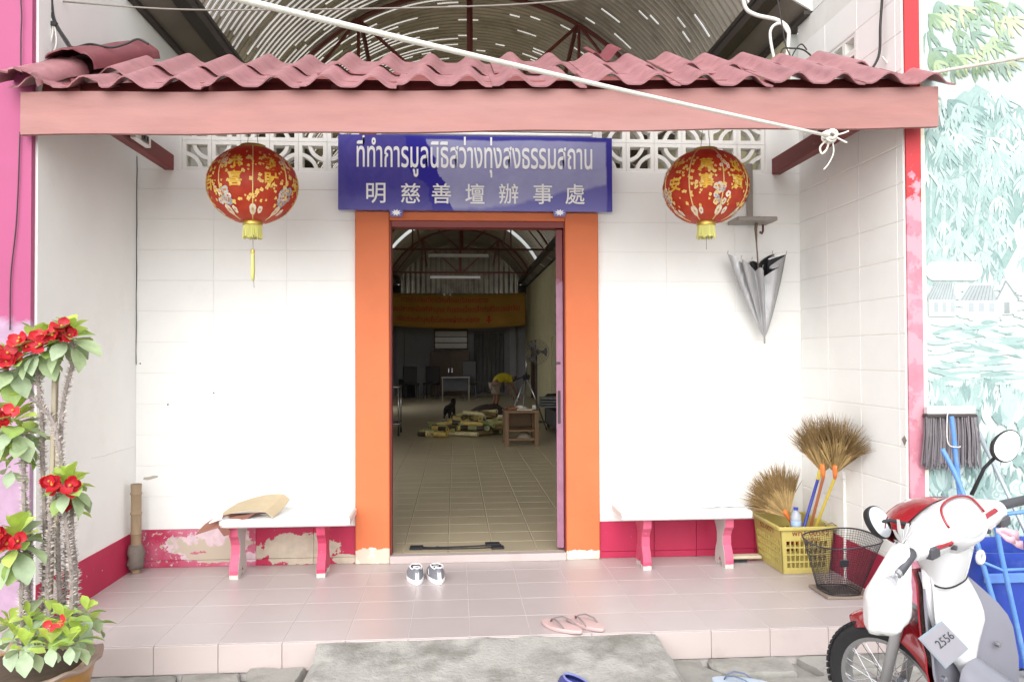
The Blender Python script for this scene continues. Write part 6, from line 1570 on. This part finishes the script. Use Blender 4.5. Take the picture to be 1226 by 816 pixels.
small('paper_pad', 'white paper pad spread on the low table', 'paper', .90, 1.12, 6.32, 6.52, TZ+.001, TZ+.014, rgb(214, 210, 196), rz=-.15)
b = MB(); b.grid([[(.96+.11*math.cos(a)*s_*(1+.15*math.sin(3*a)), 6.62+.08*math.sin(a)*s_, TZ+.004+.05*(1-s_**1.5)+.008*math.sin(5*a)) for a in [2*math.pi*k/16 for k in range(16)]] for s_ in (1, .85, .6, .3, .05)], closeu=True); tag(b.build('cloth_bundle', MAT('white_rag', rgb(216, 212, 202), .9, .06), smooth=True), 'crumpled white cloth on the low table', 'cloth')
small('tin', 'small pale tin on the right end of the low table', 'tin', 1.12, 1.18, 6.45, 6.51, TZ+.001, TZ+.07, rgb(200, 196, 186), .01)
b = MB(); b.grid([[(1.0+.13*math.cos(a)*s_, 6.42+.10*math.sin(a)*s_, .286+.10*(1-s_**1.6)+.012*math.sin(4*a)) for a in [2*math.pi*k/16 for k in range(16)]] for s_ in (1, .85, .6, .3, .05)], closeu=True); b.xf(Matrix.Translation((0, 0, -.155+.02))); tag(b.build('rag', MAT('grey_rag', rgb(150, 140, 124), .9, .1), smooth=True), 'grey rag bundled on the bottom rail of the low table', 'rag')
# tripod with a pedestal fan behind
tr_ = thing('tripod', 'silver camera tripod with black head behind the low table', 'tripod', (1.22, 8.6, HFZ)); tro = (1.22, 8.6, HFZ); hz_ = 1.0
for k, a in enumerate((2.6, 4.4, .4)):
    b = MB(); b.ring([(1.22+.03*math.cos(a), 8.6+.03*math.sin(a), hz_-.05), (1.22+.40*math.cos(a), 8.6+.36*math.sin(a), HFZ)], .013, 8); b.build('leg', M_chr, tr_, smooth=True, org=tro)
b = MB(); b.cbox(1.16, 1.28, 8.55, 8.65, hz_-.06, hz_+.02, .01); b.build('head', M_black, tr_, org=tro)
b = MB(); b.ring([(1.22, 8.6, hz_), (1.22, 8.6, hz_+.34)], .016, 8); b.build('centre_column', M_chr, tr_, smooth=True, org=tro)
b = MB(); b.ring([(1.20, 8.6, hz_), (.98, 8.52, hz_-.08)], .012, 8); b.build('pan_handle', M_black, tr_, smooth=True, org=tro)
fn_ = thing('pedestal_fan', 'grey pedestal fan with round wire guard behind the tripod', 'fan', (1.58, 10.4, HFZ)); fno = (1.58, 10.4, HFZ)
b = MB()
for r in (.06, .11, .16, .20, .235): b.ring([(1.58+r*math.cos(2*math.pi*k/28), 10.30-.05*(1-r/.25), 1.42+r*math.sin(2*math.pi*k/28)) for k in range(28)], .004, 4, close=True)
for k in range(20): a = 2*math.pi*k/20; b.ring([(1.58+.03*math.cos(a), 10.24, 1.42+.03*math.sin(a)), (1.58+.24*math.cos(a), 10.31, 1.42+.24*math.sin(a))], .003, 4)
g_ = b.build('guard', M_bar, fn_, org=fno); g_['kind'] = 'stuff'
for k in range(3):
    a = 2.1*k; b = MB(); b.sheet([[(1.58+(.04+.17*t_)*math.cos(a+d_*.5*t_), 10.31+.02*d_, 1.42+(.04+.17*t_)*math.sin(a+d_*.5*t_)) for d_ in (-1, 0, 1)] for t_ in (0, .5, 1)], (0, .003, 0)); b.build('blade', M_sg, fn_, org=fno)
b = MB(); b.ring([(1.58, 10.33, 1.42), (1.58, 10.5, 1.42)], .06, 12); b.build('motor', M_dg, fn_, smooth=40, org=fno)
b = MB(); b.ring([(1.58, 10.42, 1.38), (1.58, 10.42, HFZ+.02)], .016, 8); b.build('pole', M_dg, fn_, smooth=True, org=fno)
b = MB(); b.lathe([(.0, HFZ+.03), (.17, HFZ+.02), (.18, HFZ)], 24, (1.58, 10.42, 0)); b.build('base', M_dg, fn_, smooth=40, org=fno)
# black sofa with grey folded slats and pink cushion along the right wall
sf = thing('black_sofa', 'black padded sofa against the right wall of the hall', 'sofa', (1.95, 7.6, HFZ)); sfo = (1.95, 7.6, HFZ); M_lea = MAT('black_leather', rgb(40, 38, 40), .45, .12, 12)
b = MB(); b.cbox(1.62, 2.30, 6.6, 9.2, HFZ+.06, .48, .05); b.build('seat', M_lea, sf, smooth=40, org=sfo)
b = MB(); b.cbox(2.10, 2.34, 6.6, 9.2, .40, .92, .06); b.build('backrest', M_lea, sf, smooth=40, org=sfo)
for y_ in (6.42, 9.22): b = MB(); b.cbox(1.62, 2.34, y_, y_+.18, HFZ+.04, .66, .05); b.build('armrest', M_lea, sf, smooth=40, org=sfo)
for x in (1.66, 2.25):
    for y_ in (6.46, 9.3): b = MB(); b.cbox(x, x+.05, y_, y_+.05, HFZ, HFZ+.06, .005); b.build('foot', M_dg, sf, org=sfo)
for k in range(4):
    b = MB(); b.cbox(1.42, 2.28, 8.0+.0*k, 8.5, .485+k*.045, .515+k*.045, .008); o = b.build('folding_panel', MAT('grey_panel', rgb(120, 124, 124), .5, .1) if k == 0 else bpy.data.materials['grey_panel']); tag(o, ('lowest grey folded panel lying directly on the black sofa', 'second grey folded panel up from the black sofa', 'third grey folded panel up from the black sofa', 'topmost grey folded panel of the stack on the sofa')[k], 'panel', 'panels stacked on the sofa')
b = MB(); b.grid([[(1.98+.13*math.cos(a)*math.cos(e_)*.5, 7.15+.17*math.sin(a)*math.cos(e_), .66+.16*math.sin(e_)) for a in [2*math.pi*k/16 for k in range(16)]] for e_ in [math.radians(-88+176*k/8) for k in range(9)]], closeu=True); tag(b.build('cushion', MAT('pink_cushion', rgb(186, 70, 96), .7, .1), smooth=True), 'round pink cushion propped on the black sofa', 'cushion')
# trolley at the left
tl = thing('steel_trolley', 'steel trolley with wheels standing at the left of the hall', 'trolley', (-1.25, 8.2, HFZ)); tlo = (-1.25, 8.2, HFZ)
for x in (-1.55, -.93):
    for y_ in (7.9, 8.5):
        b = MB(); b.ring([(x, y_, HFZ+.09), (x, y_, .86)], .013, 8); b.build('post', M_chr, tl, smooth=True, org=tlo)
        b = MB(); b.lathe([(.045, -.012), (.05, 0), (.045, .012)], 14, (x, y_, HFZ+.05), 'x'); b.build('wheel', M_rub, tl, smooth=40, org=tlo)
for z in (.84, .24): b = MB(); b.cbox(-1.57, -.91, 7.88, 8.52, z, z+.02, .003); b.build('shelf', M_chr, tl, org=tlo)
# tarp heap
b = MB(); rows = []
for i in range(9):
    s_ = 1-i/8.2; rows.append([(.75+.62*math.cos(a)*s_*(1+.12*math.sin(3*a+i)), 12.6+.5*math.sin(a)*s_, HFZ+.005+.22*(1-s_**1.7)+.03*mnoise.noise(Vector((math.cos(a)*2, math.sin(a)*2, i*.4)))) for a in [2*math.pi*k/26 for k in range(26)]])
b.grid(rows, closeu=True); tag(b.build('tarpaulin', MAT('dark_tarp', rgb(74, 56, 54), .7, .2, 8, .3, 20), smooth=True), 'dark crumpled tarpaulin heaped beside the stooping person', 'tarpaulin')
# furniture along the rear wall
M_dwood = MAT('dark_cabinet_wood', rgb(82, 62, 44), .5, .15, 6)
cb_ = thing('cabinet', 'dark brown two-door cabinet against the rear wall', 'cabinet', (-.2, 21.2, HFZ)); cbo = (-.2, 21.2, HFZ)
b = MB(); b.cbox(-.80, .46, 21.0, 21.55, HFZ, 1.50, .01); b.build('body', M_dwood, cb_, org=cbo)
for x0, x1 in ((-.78, -.18), (-.16, .44)):
    b = MB(); b.cbox(x0, x1, 20.975, 20.999, .15, 1.46, .006); d_ = b.build('door', M_dwood, cb_, org=cbo); b = MB(); b.cbox(x1-.06 if x0 < -.5 else x0+.03, x1-.03 if x0 < -.5 else x0+.06, 20.955, 20.974, .8, .95, .004); b.build('handle', M_chr, d_, org=cbo)
sh_ = thing('notice_board', 'pale framed notice board on the rear wall above the cabinet', 'board', (-.15, 21.76, 2.0)); sho = (-.15, 21.76, 2.0)
b = MB(); b.cbox(-.72, .42, 21.74, 21.775, 1.55, 2.22, .006); b.build('frame', M_dwood, sh_, org=sho)
for k in range(3): b = MB(); b.cbox(-.68, .38, 21.725, 21.739, 1.60+k*.20, 1.77+k*.20, .003); b.build('panel', M_enam, sh_, org=sho)
b = MB(); b.cbox(-.72, .42, 21.69, 21.77, 2.24, 2.42, .01); tag(b.build('wall_shelf', M_dwood), 'dark shelf on the rear wall just below the banner', 'shelf')
dk = thing('steel_desk', 'grey steel desk with a pale top in front of the dark cabinet', 'desk', (0, 18.7, HFZ)); dko = (0, 18.7, HFZ)
b = MB(); b.cbox(-.42, .42, 18.4, 19.0, .70, .73, .004); b.build('desktop', MAT('pale_desktop', rgb(150, 154, 158), .4, .05), dk, org=dko)
for x in (-.40, .38):
    for y_ in (18.42, 18.96): b = MB(); b.cbox(x, x+.025, y_, y_+.025, HFZ, .6998, .003); b.build('leg', M_bar, dk, org=dko)
b = MB(); b.cbox(-.38, .36, 18.95, 18.965, .30, .68, .003); b.build('modesty_panel', M_dg, dk, org=dko)
def dchair(x, y_, rz, h, lb):
    c_ = thing('dark_chair', lb, 'chair', (x, y_, HFZ), (0, 0, rz), 'dark chairs by the rear wall')
    b = MB(); b.cbox(-.22, .22, -.22, .22, .42, .48, .02); b.build('seat', M_lea, c_, smooth=40); b = MB(); b.cbox(-.22, .22, .19, .24, .44, h, .02); b.build('backrest', M_lea, c_, smooth=40)
    for sx_ in (-.20, .17):
        for sy_ in (-.20, .18): b = MB(); b.cbox(sx_, sx_+.03, sy_, sy_+.03, 0, .42, .004); b.build('leg', M_dg, c_)
dchair(-1.35, 19.4, .2, .98, 'dark high-backed chair beside the low black box'); dchair(-.75, 19.6, -.2, .98, 'dark high-backed chair next to the steel desk'); dchair(.45, 19.5, 3.0, 1.15, 'dark tall-backed chair behind the steel desk')
small('black_box', 'low black box on the floor by the rear column', 'box', -1.78, -1.30, 20.2, 20.7, HFZ, .62, rgb(36, 36, 40), .01)
pn = thing('curtain', 'grey hanging curtain in the rear wall opening', 'curtain', (1.1, 21.7, 1.2)); b = MB()
b.grid([[(.62+1.0*i/40, 21.70+.03*math.sin(i*1.1), z) for i in range(41)] for z in (.12, 2.1)]); b.build('fabric', MAT('grey_curtain', rgb(96, 96, 94), .85, .12, 3), pn, smooth=True, org=(1.1, 21.7, 1.2)); b = MB(); b.ring([(.55, 21.7, 2.12), (1.68, 21.7, 2.12)], .012, 8); b.build('rail', M_bar, pn, smooth=True, org=(1.1, 21.7, 1.2))
# doors in the right wall
for y0, y1, mt, lb in ((13.2, 14.2, MAT('pale_door', rgb(206, 198, 166), .6, .06), 'p'), (18.4, 19.5, M_dwood, 'd')):
    b = MB(); b.cbox(XR-.03, XR+.011, y0, y1, HFZ, 1.72, .008); d_ = part(b, 'door', mt, right_wall)
    for (a, c_, e_, g_) in ((y0-.07, y0-.001, HFZ, 1.80), (y1+.001, y1+.07, HFZ, 1.80)):
        b = MB(); b.cbox(XR-.05, XR+.0118, a, c_, e_, g_, .006); part(b, 'door_jamb', M_dwood if lb == 'd' else M_cream, right_wall)
# roof lamp pair seen glowing pale under the gable
for k, x in enumerate((-.28, -.05)):
    p = at(531+7*k+1, 353, y=19.7); b = MB(); b.lathe([(.0, -.03), (.03, -.02), (.045, .0), (.03, .03), (.012, .05)], 14, tuple(p)); o = b.build('bulb', M_enam, smooth=True); tag(o, 'round white bulb hanging above the banner' if k else 'smaller white bulb hanging above the banner', 'bulb')

# ---------------------------------------------------------------- person and dog, grown from skeletons
def skin(name, pts, edges, rad, mat, parent=None, loc=(0, 0, 0), lv=2):
    me = bpy.data.meshes.new(name); me.from_pydata(pts, edges, []); o = bpy.data.objects.new(name, me); C.objects.link(o)
    md = o.modifiers.new('skin', 'SKIN'); md.use_smooth_shade = True
    if not me.skin_vertices: me.skin_vertices.new() if hasattr(me.skin_vertices, 'new') else None
    for i, r in enumerate(rad): me.skin_vertices[0].data[i].radius = (r, r) if not isinstance(r, tuple) else r; 
    me.skin_vertices[0].data[0].use_root = True
    ss = o.modifiers.new('sub', 'SUBSURF'); ss.levels = lv; ss.render_levels = lv
    me.materials.append(mat)
    if parent: o.parent = parent
    o.location = loc; return o
M_skin = MAT('brown_skin', rgb(146, 104, 78), .6, .08); M_shirt = MAT('yellow_shirt', rgb(206, 190, 40), .85, .08, 8, .2, 20); M_short = MAT('beige_trousers', rgb(170, 154, 138), .85, .08, 8, .2, 20); M_hair = MAT('black_hair', rgb(24, 22, 22), .6, .2)
ps = thing('person', 'person in yellow T-shirt and beige shorts stooping over the floor', 'person', (.90, 13.2, HFZ), (0, 0, .25)); ps.scale = (.80, .80, .80)
# faces +x, bent at the hips; pelvis first
J = [(0, 0, .82), (.10, 0, .95), (.26, 0, 1.02), (.40, 0, 1.02), (.48, 0, .98), (.56, 0, .94), (.61, 0, .90),
     (-.01, .10, .76), (.04, .11, .45), (-.05, .11, .09), (.08, .12, .04), (-.01, -.10, .76), (.06, -.11, .46), (-.02, -.11, .09), (.11, -.12, .04),
     (.38, .18, .98), (.46, .21, .74), (.55, .17, .52), (.58, .15, .44), (.38, -.18, .98), (.48, -.21, .74), (.60, -.16, .54), (.63, -.14, .46)]
E_ = [(0, 1), (1, 2), (2, 3), (3, 4), (4, 5), (5, 6), (0, 7), (7, 8), (8, 9), (9, 10), (0, 11), (11, 12), (12, 13), (13, 14), (3, 15), (15, 16), (16, 17), (17, 18), (3, 19), (19, 20), (20, 21), (21, 22)]
Rd = [.12, .125, .135, .12, .055, .09, .075, .10, .06, .042, .035, .10, .06, .042, .035, .062, .045, .033, .03, .062, .045, .033, .03]
skin('body', J, E_, Rd, M_skin, ps)
skin('shirt', [J[0], J[1], J[2], J[3], (.43, 0, 1.0), J[15], (.43, .20, .84), J[19], (.44, -.20, .84)], [(0, 1), (1, 2), (2, 3), (3, 4), (3, 5), (5, 6), (3, 7), (7, 8)], [.135, .15, .16, .142, .085, .085, .075, .085, .075], M_shirt, ps)
skin('shorts', [(0, 0, .84), (-.01, .10, .76), (.035, .11, .50), (-.01, -.10, .76), (.05, -.11, .50)], [(0, 1), (1, 2), (0, 3), (3, 4)], [.142, .122, .095, .122, .095], M_short, ps)
skin('hair', [(.52, 0, .99), (.57, 0, .965), (.50, 0, .95)], [(0, 1), (0, 2)], [.085, .082, .07], M_hair, ps)
# hands: palm and five fingers each
for sgn, hp in ((1, (.58, .15, .44)), (-1, (.63, -.14, .46))):
    pts = [hp, (hp[0]+.03, hp[1], hp[2]-.05)]; ed = [(0, 1)]; rd = [.026, .028]
    for k in range(4):
        oy = (k-1.5)*.017; i0 = len(pts); pts += [(hp[0]+.045, hp[1]+oy, hp[2]-.085), (hp[0]+.040, hp[1]+oy, hp[2]-.115-.006*(k in (1, 2)))]; ed += [(1, i0), (i0, i0+1)]; rd += [.009, .008]
    i0 = len(pts); pts += [(hp[0]+.035, hp[1]-sgn*.035, hp[2]-.055), (hp[0]+.05, hp[1]-sgn*.040, hp[2]-.085)]; ed += [(0, i0), (i0, i0+1)]; rd += [.010, .009]
    skin('hand', pts, ed, rd, M_skin, ps, lv=1)
dg = thing('dog', 'black dog with white paws standing in the hall behind the bamboo', 'dog', (-.14, 10.9, HFZ), (0, 0, 1.25)); dg.scale = (.66, .66, .66)
DJ = [(0, 0, .40), (.16, 0, .41), (.30, 0, .42), (.40, 0, .50), (.47, 0, .58), (.56, 0, .56), (.62, 0, .54),
      (-.14, 0, .40), (-.22, 0, .44), (-.33, 0, .38), (-.38, 0, .30),
      (.28, .075, .30), (.27, .08, .15), (.29, .08, .02), (.28, -.075, .30), (.27, -.08, .15), (.29, -.08, .02),
      (-.14, .075, .30), (-.10, .08, .22), (-.19, .08, .13), (-.17, .08, .02), (-.14, -.075, .30), (-.10, -.08, .22), (-.19, -.08, .13), (-.17, -.08, .02), (.46, .045, .66), (.46, -.045, .66)]
DE = [(0, 1), (1, 2), (2, 3), (3, 4), (4, 5), (5, 6), (0, 7), (7, 8), (8, 9), (9, 10), (2, 11), (11, 12), (12, 13), (2, 14), (14, 15), (15, 16), (7, 17), (17, 18), (18, 19), (19, 20), (7, 21), (21, 22), (22, 23), (23, 24), (4, 25), (4, 26)]
DR = [.10, .115, .12, .075, .075, .05, .035, .10, .045, .028, .018, .055, .03, .028, .055, .03, .028, .06, .045, .026, .026, .06, .045, .026, .026, .018, .018]
M_dog = NT('black_dog_coat'); t = M_dog; sp = t.n('SeparateXYZ'); t.l(t.pos(), sp.inputs[0]); t.col(t.mix(t.ramp(sp.outputs[2], .115, .10), rgb(34, 30, 28), rgb(190, 184, 172))); t.b.inputs['Roughness'].default_value = .75
skin('body', DJ, DE, DR, t.m, dg)
